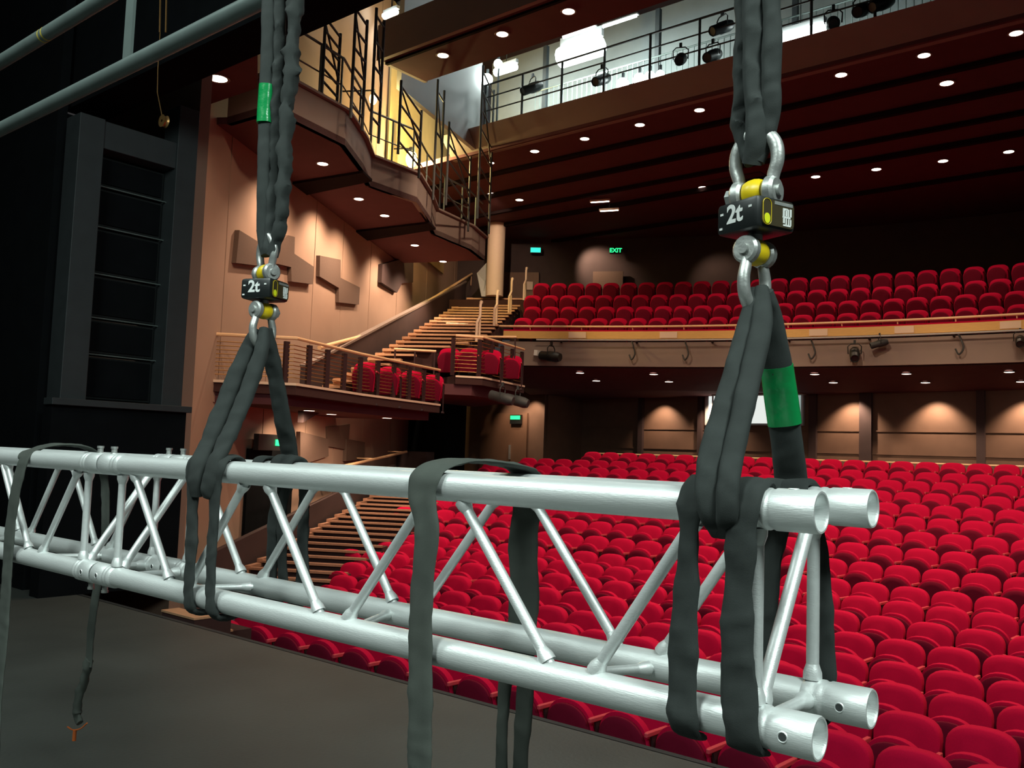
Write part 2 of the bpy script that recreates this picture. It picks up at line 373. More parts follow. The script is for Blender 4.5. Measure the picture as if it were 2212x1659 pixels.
# left hang, upper sling
mb = MB()
cloth_strand(mb, [S(618, -700, 1.50), S(600, -350, 1.50), S(582, -40, 1.50), S(579, 100, 1.50), S(574, 230, 1.50), S(571, 380, 1.50), S(570, 500, 1.505), S(577, 552, 1.51)], [.040, .040, .040, .040, .040, .040, .040, .034], .034, (.8, .6, 0), 8, 14, .05, 14)
cloth_strand(mb, [S(643, -700, 1.52), S(625, -350, 1.52), S(607, -40, 1.52), S(604, 120, 1.52), S(598, 260, 1.52), S(590, 380, 1.52), S(588, 480, 1.515), S(580, 552, 1.51)], [.036, .036, .036, .036, .038, .040, .040, .034], .036, (.8, .6, 0), 9, 14, .20, 15)
cloth_strand(mb, [S(682, -700, 1.51), S(664, -350, 1.51), S(646, -40, 1.51), S(634, 60, 1.51), S(630, 150, 1.51), S(620, 240, 1.51), S(616, 330, 1.51), S(612, 420, 1.51), S(603, 500, 1.51), S(588, 552, 1.51)], [.062, .062, .062, .058, .052, .046, .046, .044, .040, .034], .036, (.8, .6, 0), 10, 14, .26, 16, twist=2.2)
o = sling('thick wrinkled grey sling with green label above the left load cell', mb)
mb = MB(); cloth_strand(mb, [S(576, 184, 1.495), S(574, 212, 1.495), S(572, 240, 1.495), S(571, 266, 1.495)], [.043, .043, .043, .043], .038, (.8, .6, 0), 8, 16, .01, 17)
tag(mb.build('sling_label', MT['green'], o, True), 'green vinyl label on the left strand')
# left hang, front basket
mb = MB()
cloth_strand(mb, [S(558, 712, 1.505), S(540, 745, 1.49), S(510, 810, 1.46), S(482, 880, 1.43), S(452, 950, 1.39), S(430, 1000, 1.355), S(422, 1040, 1.345), S(424, 1072, 1.352)],
             [.030, .046, .056, .058, .054, .052, .048, .040], [.030, .030, .026, .02], (1, .3, 0), 8, 16, .12, 21)
cloth_strand(mb, [S(572, 712, 1.505), S(564, 760, 1.485), S(540, 830, 1.455), S(512, 900, 1.42), S(482, 965, 1.38), S(462, 1010, 1.35), S(452, 1050, 1.345), S(452, 1074, 1.354)],
             [.030, .044, .052, .052, .050, .050, .048, .04], [.030, .030, .026, .02], (1, .3, 0), 8, 16, .12, 22)
loop_strand(mb, -1, [f_x(418, 1010), f_x(414, 1060), f_x(414, 1130), f_x(408, 1200), f_x(407, 1285)], [.070, .058, .046, .052, .046], 23, False, True, -2.31)
loop_strand(mb, -1, [f_x(466, 1015), f_x(462, 1070), f_x(458, 1140), f_x(452, 1210), f_x(455, 1300)], [.066, .050, .040, .040, .040], 24, False, True, -2.17)
sling('dark grey sling from the left load cell, choked round the front truss tube', mb)
# left hang, back basket
mb = MB()
cloth_strand(mb, [S(574, 712, 1.515), S(584, 760, 1.54), S(596, 820, 1.57), S(608, 890, 1.60), S(622, 960, 1.64), S(630, 1010, 1.66)], [.034, .046, .050, .054, .056, .056], [.030, .030, .026, .02], (1, .4, 0), 8, 16, .14, 25)
loop_strand(mb, 1, [b_x(640, 1010), b_x(612, 1060), b_x(612, 1120), b_x(612, 1180), b_x(615, 1235)], [.058, .046, .040, .040, .040], 26)
loop_strand(mb, 1, [b_x(655, 1010), b_x(660, 1070), b_x(658, 1120), b_x(660, 1180), b_x(662, 1235)], [.058, .044, .044, .040, .040], 27)
sling('dark sling from the left load cell to the back truss tube', mb)
# slings laid over the truss with their ends hanging free
mb = MB()
XA = -1.365
cloth_strand(mb, [S(905, 1800, 1.35), S(906, 1640, 1.35), S(908, 1500, 1.35), S(908, 1380, 1.35), S(912, 1260, 1.349), S(922, 1150, 1.346), (XA, 1.350, TT-.02), (XA, 1.358, TT+.022), (XA, 1.392, TT+.044),
                  (XA+.01, 1.45, TT+.056), (XA+.02, 1.52, TT+.055), (XA+.03, 1.60, TT+.047), (XA+.03, 1.645, TT+.035), (XA+.035, 1.668, TT), S(1130, 1160, 1.668), S(1132, 1260, 1.668), S(1128, 1350, 1.668), S(1122, 1400, 1.668)],
             [.066, .066, .068, .066, .064, .068, .075, .090, .094, .092, .088, .086, .084, .086, .088, .090, .088, .080], .011, (1, 0, 0), 7, 20, .16, 31, .35)
cloth_strand(mb, [S(1108, 1385, 1.668), S(1094, 1450, 1.668), S(1088, 1520, 1.668), S(1084, 1600, 1.668), S(1082, 1780, 1.668)], [.045, .040, .032, .030, .028], .018, (1, 0, 0), 7, 14, .14, 32)
cloth_strand(mb, [S(1138, 1385, 1.668), S(1136, 1450, 1.668), S(1132, 1540, 1.668), S(1126, 1610, 1.668), S(1122, 1780, 1.668)], [.045, .044, .048, .040, .036], .018, (1, 0, 0), 7, 14, .14, 33)
tag(mb.build('draped_sling', MT['web_lt'], None, True), 'pale grey flat sling draped over the middle of the truss', 'sling', 'slings draped over the truss')
mb = MB()
XB = -3.52
cloth_strand(mb, [S(-12, 1640, 1.35), S(-6, 1500, 1.35), S(6, 1380, 1.35), S(14, 1260, 1.35), S(22, 1140, 1.348), S(34, 1060, 1.346), S(46, 1010, 1.350), S(56, 985, 1.362), S(72, 972, 1.40),
                  S(110, 962, 1.47), S(150, 961, 1.53), S(190, 969, 1.60), S(214, 990, 1.648), S(226, 1040, 1.668), S(228, 1120, 1.668), S(222, 1200, 1.668), S(206, 1290, 1.668), S(196, 1370, 1.668), S(192, 1440, 1.668)],
             [.080, .080, .080, .078, .078, .074, .072, .074, .078, .080, .080, .078, .072, .060, .056, .056, .054, .052, .046], .011, (1, 0, 0), 7, 18, .14, 34, .3)
cloth_strand(mb, [S(193, 1425, 1.668), S(184, 1460, 1.668), S(172, 1500, 1.668), S(166, 1540, 1.668), S(172, 1562, 1.668)], [.044, .030, .040, .044, .03], .022, (1, 0, 0), 7, 14, .22, 35)
o = tag(mb.build('draped_sling', MT['web_lt'], None, True), 'grey sling draped over the far end of the truss, hook dangling low', 'sling', 'slings draped over the truss')
mb = MB(); mb.tube(catmull([S(146, 1570, 1.668), S(158, 1577, 1.668), S(174, 1574, 1.668), S(188, 1562, 1.668)], 5), .0028, 8)
mb.tube([S(162, 1577, 1.668), S(161, 1586, 1.668), S(160, 1600, 1.668)], .007, 10)
tag(mb.build('hook', MT['orange'], o, True), 'orange end hook')

# ------------------------------------------------------------------ shackles and load cells
def shackle(label, pin_c, axis, up, s):
    t = empty('shackle', pin_c); tag(t, label, 'shackle', 'bow shackles on the load cells')
    a = Vector(axis).normalized(); u = Vector((0, 0, up)); h = .026*s
    P = [a*h, a*h*1.05+u*.022*s, a*h*1.30+u*.046*s, a*h*1.18+u*.070*s, a*h*.62+u*.088*s, u*.094*s, -a*h*.62+u*.088*s, -a*h*1.18+u*.070*s, -a*h*1.30+u*.046*s, -a*h*1.05+u*.022*s, -a*h]
    path = catmull(P, 5); n = len(path)
    rr = [(.0085+.0022*sin(pi*i/(n-1)))*s for i in range(n)]
    MB().tube(path, rr, 16).build('bow', MT['zinc'], t, True)
    for q in (1, -1):
        MB().lathe(a*q*(h-.009*s), a*q, [(0, .004), (0, .0185*s), (.004*s, .0225*s), (.014*s, .0225*s), (.018*s, .0185*s), (.018*s, .004)], 22).build('eye', MT['zinc'], t, True)
    MB().tube([a*(-h-.020*s), a*(h+.014*s)], .0085*s, 16).build('pin', MT['zinc'], t, True)
    MB().lathe(-a*(h+.010*s), -a, [(0, .004), (0, .0125*s), (.010*s, .0125*s), (.010*s, .004)], 6).build('nut', MT['zinc'], t)
    tag(MB().lathe(-a*.0125*s, a, [(-.002*s, .004), (-.002*s, .0185*s), (.005*s, .0212*s), (.0125*s, .0222*s), (.020*s, .0212*s), (.027*s, .0185*s), (.027*s, .004)], 24).build('spacer', MT['yellow'], t, True), 'yellow plastic spacer on the pin')
    return t
def glyph_mesh(txt, size, extr):
    cu = bpy.data.curves.new('lettering', 'FONT'); cu.body = txt; cu.size = size; cu.extrude = extr; cu.align_x = 'CENTER'; cu.align_y = 'CENTER'
    cu.offset = size*.028
    o = bpy.data.objects.new('lettering', cu); COL.objects.link(o); bpy.context.view_layer.update()
    me = bpy.data.meshes.new_from_object(o.evaluated_get(bpy.context.evaluated_depsgraph_get())); me.name = 'lettering'
    bpy.data.objects.remove(o); bpy.data.curves.remove(cu); return me
def on_face(me, name, m, parent, c, nrm, roll=0):
    z = Vector(nrm).normalized(); x = Vector((0, 0, 1)).cross(z).normalized(); y = z.cross(x)
    R = Matrix((x, y, z)).transposed() @ Matrix.Rotation(roll, 3, 'Z')
    me.transform(Matrix.Translation(Vector(c)) @ R.to_4x4())
    if not me.materials: me.materials.append(m)
    o = bpy.data.objects.new(name, me); COL.objects.link(o); o.parent = parent; return o
def rounded_rect(w, h, r, n=6):
    out = []
    for cx, cy, a0 in ((w/2-r, h/2-r, 0), (-w/2+r, h/2-r, pi/2), (-w/2+r, -h/2+r, pi), (w/2-r, -h/2+r, 3*pi/2)):
        out += [(cx+r*cos(a0+pi/2*i/n), cy+r*sin(a0+pi/2*i/n)) for i in range(n+1)]
    return out
def load_cell(label, c, ang, wf, wr, h):
    """ang: direction the '2t' face looks; body is a rounded block, lugs above and below"""
    t = empty('load_cell', c); tag(t, label, 'load cell', 'wireless load cells in the hangs')
    nl = Vector((cos(ang), sin(ang), 0)); nr = Vector((-sin(ang), cos(ang), 0))     # nr: the face towards image right
    R = Matrix((nr, -nl, Vector((0, 0, 1)))).transposed()
    b = MB().box((0, 0, 0), (wf, wr, h), 0, R).build('body', MT['black_pl'], t, True, .0085)
    for s in (1, -1): MB().tube([(0, 0, s*(h/2-.004)), (0, 0, s*(h/2+.016))], .013, 18).build('lug', MT['zinc'], t, True)
    on_face(glyph_mesh('2t', .046, .0006), 'lettering', MT['white'], t, nl*(wr/2+.0004)+nr*(-.004)+Vector((0, 0, .003)), nl)
    # grip marks either side of the number and the bright corner clip
    for sx, zz in ((-.036, .008), (.034, .010), (-.038, -.018)):
        MB().box(nl*(wr/2+.0004)+nr*sx+Vector((0, 0, zz)), (.007, .001, .004), 0, R).build('face_marking', MT['white'], t)
    pc = nr*(wf/2+.0004)
    def face_poly(poly, off, cu, cv):                            # polygon on the side face; u runs away from the corner
        u = -nl; return [pc+u*(p[0]+cu)+Vector((0, 0, p[1]+cv))+nr*off for p in poly]
    e = -wr/2                                                   # corner nearest the '2t' face
    tag(MB().prism(face_poly(rounded_rect(.078, .046, .008), 0, .002, 0), nr*.0010).build('label_panel', MT['brown_pl'], t), 'brown label panel')
    rim = MB(); rim.tube([p for p in face_poly(rounded_rect(.020, .046, .0095), .0016, e+.022, 0)]+[face_poly(rounded_rect(.020, .046, .0095), .0016, e+.022, 0)[0]], .0006, 6)
    rim.build('window_rim', MT['yellow'], t)
    tag(MB().prism(face_poly([(.0068*cos(a*pi/10), .0092*sin(a*pi/10)) for a in range(20)], .001, e+.022, -.012), nr*.0012).build('indicator', MT['lime'], t), 'lime oval indicator')
    mb = MB()
    for i, (u0, v0, w0, h0) in enumerate(((.050, .006, .004, .016), (.056, .012, .008, .004), (.056, .006, .004, .012), (.061, .006, .0035, .014), (.067, .007, .004, .014), (.057, -.002, .019, .0032),
                                          (.0505, -.008, .004, .010), (.056, -.010, .003, .012), (.062, -.0095, .003, .011), (.067, -.010, .003, .011), (.058, -.0165, .018, .003))):
        mb.prism(face_poly([(-w0/2, -h0/2), (w0/2, -h0/2), (w0/2, h0/2), (-w0/2, h0/2)], .001, e+u0+.012, v0-.002), nr*.001)
    mb.build('printed_block', MT['white'], t)
    mb = MB(); mb.prism(face_poly([(-.022, -.003), (.022, -.003), (.022, .003), (-.022, .003)], .001, e+.062, .0185), nr*.0008); mb.build('printed_line', MT['zinc'], t)
    return t
cR = S(1622, 476, HY); cL = S(566, 629, HY)
load_cell('black load cell marked 2t in the right hang', (HX[0], HY, cR.z), radians(-110), .102, .094, .058)
load_cell('black load cell marked 2t in the left hang', (HX[1], HY, cL.z), radians(-71), .100, .092, .058)
shackle('shackle above the right load cell, bow up in the grey sling', (HX[0], HY, cR.z+.047), (1, -.05, 0), 1, 1.22)
shackle('shackle under the right load cell, bow down holding two slings', (HX[0], HY, cR.z-.060), (-.08, -1, 0), -1, 1.12)
shackle('shackle above the left load cell, bow up in the wrinkled sling', (HX[1], HY, cL.z+.050), (1, -.1, 0), 1, 1.15)
shackle('shackle under the left load cell, bow down at the sling fork', (HX[1], HY, cL.z-.058), (.15, -1, 0), -1, 1.1)

# ------------------------------------------------------------------ ladder batten, cable and pulley in the flies
YP = 1.66
z1 = at_y(0, 280, YP).z; z2 = at_y(0, 135, YP).z
t = empty('ladder_batten', (-3.4, YP, z1)); tag(t, 'grey twin pipe ladder batten with a flat upright, above the far truss', 'batten')
for z in (z1, z2): MB().tube([(-6.6, 0, z-z1), (4.5, 0, z-z1)], .031, 20).build('pipe', MT['pipe'], t, True)
for px, py in ((280, 60),):
    x = at_y(px, py, YP).x
    MB().box((x+3.4, 0, (z2-z1)/2), (.060, .012, z2-z1-.03), 0).build('upright', MT['pipe'], t)
x = at_y(98, 80, YP).x+3.4
mb = MB()
for dx in (-.022, .012): mb.lathe((x+dx, 0, z2-z1), (1, 0, 0), [(0, .0314), (.012, .0314)], 20)
tag(mb.build('marker_tape', MT['tape'], t, True), 'two bands of yellow marker tape')
t = empty('hanging_pulley', at_y(354, 262, 3.9)); tag(t, 'small brown pulley hanging on thin lines before the black tower', 'pulley')
o0 = Vector(t.location)
MB().lathe((-.0, -.02, 0), (0, 1, 0), [(0, .012), (0, .055), (.012, .045), (.028, .045), (.04, .055), (.04, .012)], 20).build('sheave', MT['brass'], t, True)
mb = MB()
for pxa in (347, 360): mb.tube([at_y(pxa, -30, 3.9)-o0, at_y(pxa-2, 70, 3.9)-o0], .008, 6)
mb.tube([at_y(346, 70, 3.9)-o0, at_y(341, 150, 3.9)-o0, at_y(340, 200, 3.9)-o0, at_y(350, 250, 3.9)-o0], .004, 6)
mb.build('line', MT['brass'], t)

# ================================================================== THE AUDITORIUM
# ------------------------------------------------------------------ stage, wings and proscenium
struct('floor', MB().box((-3.5, -.75, -.06), (23, 10.5, .12)), MT['stage'])                     # stage floor up to its edge at Y = 4.5
struct('trim_stage_front', MB().box((-3.5, 4.52, -.62), (23, .06, 1.24)), MT['dark_steel'])
struct('wall_wing', MB().box((-12.3, 4.25, 5.0), (4.3, .10, 10.4)), MT['black'])
struct('wall_stage_left', MB().box((-15.0, -.8, 5.0), (.1, 11.5, 10.4)), MT['black'])
struct('wall_stage_back', MB().box((-3.5, -6.0, 5.0), (23, .1, 10.4)), MT['black'])
struct('trim_header', MB().box((-.6, 4.58, 8.68), (19.6, .44, 6.76)), MT['black'])
# speaker tower in the proscenium: frame, shelves and stacked loudspeakers
t = empty('speaker_tower', (-9.6, 4.9, 0), pi/2); tag(t, 'black speaker tower beside the orange wall, framed bays one over another', 'speaker tower')
MB().box((-.565, .16, 2.53), (.27, .32, 5.06)).build('left_post', MT['dark_steel'], t, False, .006)
MB().box((.545, .16, 2.75), (.25, .32, 5.5)).build('right_post', MT['dark_steel'], t, False, .006)
MB().box((-.005, .16, 4.90), (.85, .28, .30)).build('top_beam', MT['dark_steel'], t, False, .006)
MB().box((-.01, .60, 2.6), (1.36, .06, 5.2)).build('back_panel', MT['black'], t)
MB().box((-.05, -.03, 1.985), (1.56, .20, .07)).build('ledge', MT['dark_steel'], t, False, .005)
MB().box((-.05, .04, .975), (1.50, .20, 1.95)).build('plinth', MT['black'], t)
zs = [2.03, 2.53, 2.93, 3.41, 3.93, 4.38, 4.74]
for a, b in zip(zs, zs[1:]):
    q = MB().box((-.005, .40, (a+b)/2), (.83, .32, b-a-.03)).build('loudspeaker', MT['black_pl'], t, False, .010)
    MB().box((-.005, .225, (a+b)/2), (.76, .02, b-a-.09)).build('grille', MT['black'], q)
    if a > 2.1: MB().box((-.005, .20, a), (.85, .03, .012)).build('shelf_edge', MT['pipe'], t)

# ------------------------------------------------------------------ left wall (runs back at an angle), plane .86 X + .51 Y = -7.5
WA, WBc, WC = .8601, .5101, -7.5
wdir = Vector((-WBc, WA, 0)); wnrm = Vector((WA, WBc, 0))
wp0 = Vector((WA*WC, WBc*WC, 0))                               # foot of the perpendicular
def wall_pt(s, z, off=0): return wp0+wdir*s+wnrm*off+Vector((0, 0, z))
def wall_s(px, py): return (at_plane(px, py, WA, WBc, WC)-wp0).dot(wdir)
s_ed = [11.1] + sorted(wall_s(px, 520) for px in (489, 590, 681, 742, 803, 862, 925, 985)) + [34.5]
s_ed = [s_ed[0]]+[s for s in s_ed[1:] if s > 11.6]
mb = MB()
for a, b in zip(s_ed, s_ed[1:]):
    c = wall_pt((a+b)/2, 6.3, -.10); mb.box(c, (b-a-.030, .20, 15.4), atan2(wdir.y, wdir.x))
mb.box(wall_pt(22.8, 6.3, -.25), (23.6, .14, 15.4), atan2(wdir.y, wdir.x))
struct('wall_left', mb, MT['wall'])
a, b = Vector((-10.05, 5.9, 0)), wall_pt(11.15, 0)
struct('wall_return', MB().bar(a+Vector((0, 0, 6.3)), b+Vector((0, 0, 6.3)), .15, 15.4), MT['wall'])
# acoustic boards on the left wall
def wall_board(label, pts, th=.09, grp='acoustic boards on the left wall', m=MT['panel']):
    P = [at_plane(px, py, WA, WBc, WC) for px, py in pts]
    o = MB().prism(P, wnrm*th).build('acoustic_board', m); tag(o, label, 'acoustic board', grp); return o
wall_board('brown slanted acoustic board left of the left load cell', [(507, 497), (556, 527), (556, 575), (500, 568)])
wall_board('brown stepped acoustic board just right of the left load cell', [(613, 508), (628, 512), (627, 548), (669, 576), (667, 614), (621, 608), (620, 577), (590, 570), (600, 520)])
wall_board('brown stepped acoustic board in the centre of the orange wall', [(683, 552), (728, 561), (728, 600), (770, 621), (768, 658), (724, 653), (724, 622), (682, 597)])
wall_board('dark acoustic board under the dark triangular soffit', [(817, 571), (885, 553), (884, 610), (860, 612), (849, 632), (815, 610)], .12, 'acoustic boards on the left wall', MT['wall_dk'])
wall_board('low brown acoustic board behind the left sling fork', [(640, 932), (701, 948), (702, 985), (655, 1000), (640, 990)], .09, 'low acoustic boards on the left wall')
wall_board('low tan acoustic board above the brown one under the side box', [(703, 922), (752, 916), (748, 972), (704, 964)], .05, 'low acoustic boards on the left wall')
wall_board('low brown acoustic board nearest the dark pillar', [(742, 948), (781, 955), (780, 992), (740, 996)], .09, 'low acoustic boards on the left wall')

# ------------------------------------------------------------------ downlights
def ring_mesh(r):
    mb = MB().lathe((0, 0, 0), (0, 0, -1), [(-.03, r*1.0), (.004, r*1.0), (.006, r*1.25), (0, r*1.3)], 20); return mb
def downlight(label, p, r=.075,  grp='ceiling downlights', power=0, aim=None, angle=100, blend=.8, tilt=None, lm='lamp', lcol=WARM):
    t = empty('downlight', p)
    if tilt is not None: t.rotation_euler = Vector((0, 0, 1)).rotation_difference(Vector(tilt).normalized()).to_euler()
    tag(t, label, 'downlight', grp)
    r *= 1.2; ring_mesh(r).build('trim_ring', MT['fascia'], t, True)  # lamp and ring widened to imitate the glow around them
    MB().lathe((0, 0, -.003), (0, 0, -1), [(0, 0.0005), (0, r*.98)], 20).build('lamp', MT[lm], t)
    if power:
        q = Vector(p)+Vector((0, 0, -.06)); spot('downlight_beam', q, Vector(aim) if aim is not None else q+Vector((0, 0, -1)), power, lcol, radians(angle), blend, .06)
    return t

# ------------------------------------------------------------------ zigzag lighting gallery on the left wall (soffit at z = 7)
ZG, ZGT = 7.0, 7.62
zig_px = [(490, 262), (592, 235), (640, 262), (745, 318), (783, 350), (783, 380), (800, 403), (900, 437), (926, 462), (926, 490), (938, 505), (1018, 538), (1047, 562)]
zig_px = [(490, 268), (592, 238), (745, 314), (785, 368), (800, 402), (900, 437), (928, 478), (940, 506), (1018, 539), (1047, 562)]
zig = [at_z(px, py, ZG) for px, py in zig_px]
far = wall_pt((zig[-1]-wp0).dot(wdir)+.4, ZG)
near = wall_pt((zig[0]-wp0).dot(wdir), ZG)
poly = [near]+zig+[far]
struct('ceiling_gallery_soffit', MB().prism(poly, (0, 0, .12)), MT['soffit'])
mb = MB()
for a, b in zip(zig, zig[1:]):
    d = (b-a).normalized(); n = Vector((d.y, -d.x, 0)); 
    mb.prism([a, b, b+Vector((0, 0, ZGT-ZG)), a+Vector((0, 0, ZGT-ZG))], -n*.10)
mb2 = MB()
for a, b in zip(zig, zig[1:]):
    mb2.bar(a+Vector((0, 0, ZGT-ZG+.02)), b+Vector((0, 0, ZGT-ZG+.02)), .16, .045)
struct('trim_gallery_fascia', mb, MT['fascia']); struct('trim_gallery_capping', mb2, MT['fascia'])
# dark ribs across the soffit
for k, (i, wd) in enumerate(((3, .55), (6, .6))):
    a = zig[i]; b = a - wnrm*2.6 + wdir*1.0
    struct('trim_soffit_slot', MB().prism([a+Vector((0, 0, -.05)), a+wdir*wd+Vector((0, 0, -.05)), b+wdir*wd*1.6+Vector((0, 0, -.05)), b+Vector((0, 0, -.05))], (0, 0, .05)), MT['soffit_dk'])
gl = ['nearest the left sling', 'second along from the left sling', 'third along from the left sling', 'fourth along from the left sling', 'last before the pale column']
for (px, py), w in zip([(697, 354), (775, 430), (831, 466), (896, 530), (957, 565)], gl):
    p = at_z(px, py, ZG-.005)
    downlight('lit downlight in the zigzag gallery soffit, '+w, p, .085, 'downlights under the zigzag gallery', 420, p+Vector((-.35, -.1, -1)), 118, .9)
p = at_z(471, 170, 7.25)
struct('ceiling_proscenium', MB().prism([at_z(*q, 7.26) for q in ((425, 235), (425, 90), (556, 60), (556, 190))], (0, 0, .10)), MT['soffit'])
downlight('bright downlight above the black speaker tower, alone on the dark soffit', p, .12, 'downlight by the proscenium', 60, p+Vector((0, .2, -1)), 120, .9)

# gallery handrail and steelwork
def gal(i, f=0, z=0, inset=.12):
    a, b = zig[i], zig[i+1]; p = a.lerp(b, f); d = (b-a).normalized(); n = Vector((-d.y, d.x, 0)); return Vector((p.x, p.y, ZGT+z))+n*inset
t = empty('gallery_railing', gal(1, .2)); tag(t, 'thin metal railing along the top of the zigzag gallery', 'railing')
o0 = Vector(t.location)
mb = MB(); mb.tube([gal(1, .0, 1.0)-o0, gal(1, .5, 1.0)-o0, gal(1, 1, 1.0)-o0, gal(3, 0, 1.0)-o0, gal(4, 0, 1.0)-o0, gal(5, 0, 1.0)-o0, gal(6, 0, 1.0)-o0, gal(7, .3, 1.0)-o0, gal(8, 0, 1.0)-o0, gal(8, 1, 1.0)-o0], .024, 8)
mb.build('top_rail', MT['pipe'], t, True)
mb = MB(); mb.tube([gal(1, .0, .5)-o0, gal(1, .5, .5)-o0, gal(1, 1, .5)-o0, gal(3, 0, .5)-o0, gal(4, 0, .5)-o0, gal(5, 0, .5)-o0, gal(6, 0, .5)-o0, gal(7, .3, .5)-o0, gal(8, 0, .5)-o0], .014, 6)
mb.build('mid_rail', MT['pipe'], t, True)
for i, f in ((1, 0), (1, .33), (1, .66), (1, .98), (3, 0), (4, .05), (4, .5), (5, 0), (6, 0), (7, .3), (7, .8), (8, .5)):
    MB().tube([gal(i, f, 0)-o0, gal(i, f, 1.0)-o0], .020, 8).build('post', MT['pipe'], t, True)
# tall boom ladders standing on the gallery
def boom(label, px0, px1, pyb, pyt, off, rungs, m=MT['dark_steel'], brace=True, r=.028):
    """two uprights seen at px0/px1, rising from image row pyb to pyt, 'off' metres in front of the left wall"""
    c = WC+off
    b0 = at_plane(px0, pyb, WA, WBc, c*1.0); b1 = at_plane(px1, pyb, WA, WBc, c*1.0)
    zt_ = at_plane((px0+px1)/2, pyt, WA, WBc, c).z; zb_ = max(ZGT-.3, min(b0.z, b1.z))
    t = empty('boom_ladder', (b0.x, b0.y, zb_)); tag(t, label, 'boom ladder', 'steel boom ladders on the gallery')
    o0 = Vector(t.location)
    for b in (b0, b1): MB().tube([(b.x-o0.x, b.y-o0.y, 0), (b.x-o0.x, b.y-o0.y, zt_-zb_)], r, 8).build('upright', m, t, True)
    for i in range(rungs):
        z = (zt_-zb_)*(i+.7)/rungs
        MB().tube([(b0.x-o0.x, b0.y-o0.y, z), (b1.x-o0.x, b1.y-o0.y, z)], r*.8, 8).build('rung', m, t, True)
    if brace: MB().tube([(b0.x-o0.x, b0.y-o0.y, (zt_-zb_)*.9), (b1.x-o0.x, b1.y-o0.y, (zt_-zb_)*.45)], r*.7, 8).build('brace', m, t, True)
    return t
boom('steel boom ladder leaning by the near end of the gallery, beside the thick wrinkled sling', 694, 728, 220, 40, 1.6, 7)
boom('double steel boom ladder at the first step of the gallery', 757, 783, 262, 8, 2.1, 6)
boom('tall dark boom post pair before the tan bridge end', 800, 818, 300, 10, 2.2, 5)
boom('boom ladder in front of the yellow lit wall, left of the bright lamp', 858, 905, 372, 195, 2.4, 4)
boom('boom ladder crossing the white wall end, right of the bright yellow lamp', 935, 950, 440, 165, 2.3, 3)
boom('boom ladder at the far end of the gallery, above the pale column', 962, 1012, 470, 290, 2.5, 5)
boom('last boom ladder beside the bridge end, above the pale column', 1030, 1056, 500, 140, 3.0, 8)
# back wall of the gallery, lit yellow
a, b = wall_pt(wall_s(835, 250), 0, .06), wall_pt(30, 0, .06)
mb = MB().bar(a+Vector((0, 0, 10.8)), b+Vector((0, 0, 10.8)), .05, 6.2); struct('wall_gallery', mb, MT['ochre'])
def bulb(label, px, py, off, pw, r=.10):
    p = at_plane(px, py, WA, WBc, WC+off); t = empty('gallery_lamp', p); tag(t, label, 'lamp', 'yellow work lamps on the gallery')
    MB().ball((0, 0, 0), r, 14, (1, 1, 1.5)).build('bulb', MT['lamp_y'], t, True)
    MB().tube([(0, 0, r*1.4), (0, 0, r*1.4+.10)], r*.5, 12).build('holder', MT['dark_steel'], t, True)
    MB().bar((0, 0, r*1.4+.08), -wnrm*(off-.05)+Vector((0, 0, r*1.4+.08)), .03, .03).build('bracket', MT['dark_steel'], t)
    d = bpy.data.lights.new('bulb_light', 'POINT'); d.energy = pw; d.color = (1, .74, .28); d.shadow_soft_size = .1
    o = bpy.data.objects.new('bulb_light', d); COL.objects.link(o); o.location = p+wnrm*.22
bulb('bright yellow lamp low on the gallery wall, before the ochre soffit', 889, 344, .6, 800, .16)
bulb('small yellow lamp at the far end of the gallery, above the pale column', 1012, 388, 1.6, 260, .08)
bulb('smaller yellow lamp behind the first boom ladders', 806, 214, .8, 60, .09)

# ------------------------------------------------------------------ bridges across the auditorium and the balcony ceiling
XR = 6.0
x1 = at_z(822, 130, 10).x
zf = at_y(850, 45, 12.64).z
struct('ceiling_front_bridge', MB().box(((x1+XR)/2, 13.32, 10.06), (XR-x1, 1.36, .12)), MT['soffit'])
struct('trim_front_bridge_fascia', MB().box(((x1+XR)/2, 12.60, (10+zf)/2), (XR-x1, .10, zf-10+.05)), MT['fascia'])
struct('trim_front_bridge_groove', MB().box(((x1+XR)/2, 12.80, 9.975), (XR-x1, .07, .05)), MT['soffit_dk'])
struct('trim_front_bridge_end', MB().box((x1-.04, 13.32, (10+zf)/2), (.10, 1.46, zf-10)), MT['fascia'])
for (px, py), w in zip([(957, 120), (1085, 74), (1228, 25)], ['nearest the boom ladders', 'second from the boom ladders', 'third, above the fluorescent glare']):
    p = at_z(px, py, 9.995); downlight('lit downlight under the front lighting bridge, '+w, p, .10, 'downlights under the front bridge', 120, p+Vector((0, 0, -1)), 120)
x2 = at_z(1057, 330, 9.5).x
mb = MB().prism([(x2-1.3, 17.38, 9.5), (x2-1.3, 16.88, 10.05), (x2-1.3, 17.02, 10.05), (x2-1.3, 17.5, 9.5)], (XR-x2+1.3, 0, 0)); struct('trim_rear_bridge_fascia', mb, MT['fascia'])
struct('floor_rear_bridge', MB().box(((x2+XR)/2, 18.2, 9.97), (XR-x2, 2.4, .08)), MT['dark_steel'])
struct('ceiling_balcony', MB().box((-8.5, 25.2, 9.58), (32, 15.8, .14)), MT['soffit'])
for i, (yy, dz) in enumerate(((18.75, .09), (20.3, .12), (21.9, .09), (23.2, .12), (26.0, .1))):
    struct('trim_ceiling_slot', MB().box((-8.5, yy, 9.50-dz/2), (32, .14, dz)), MT['soffit_dk'])
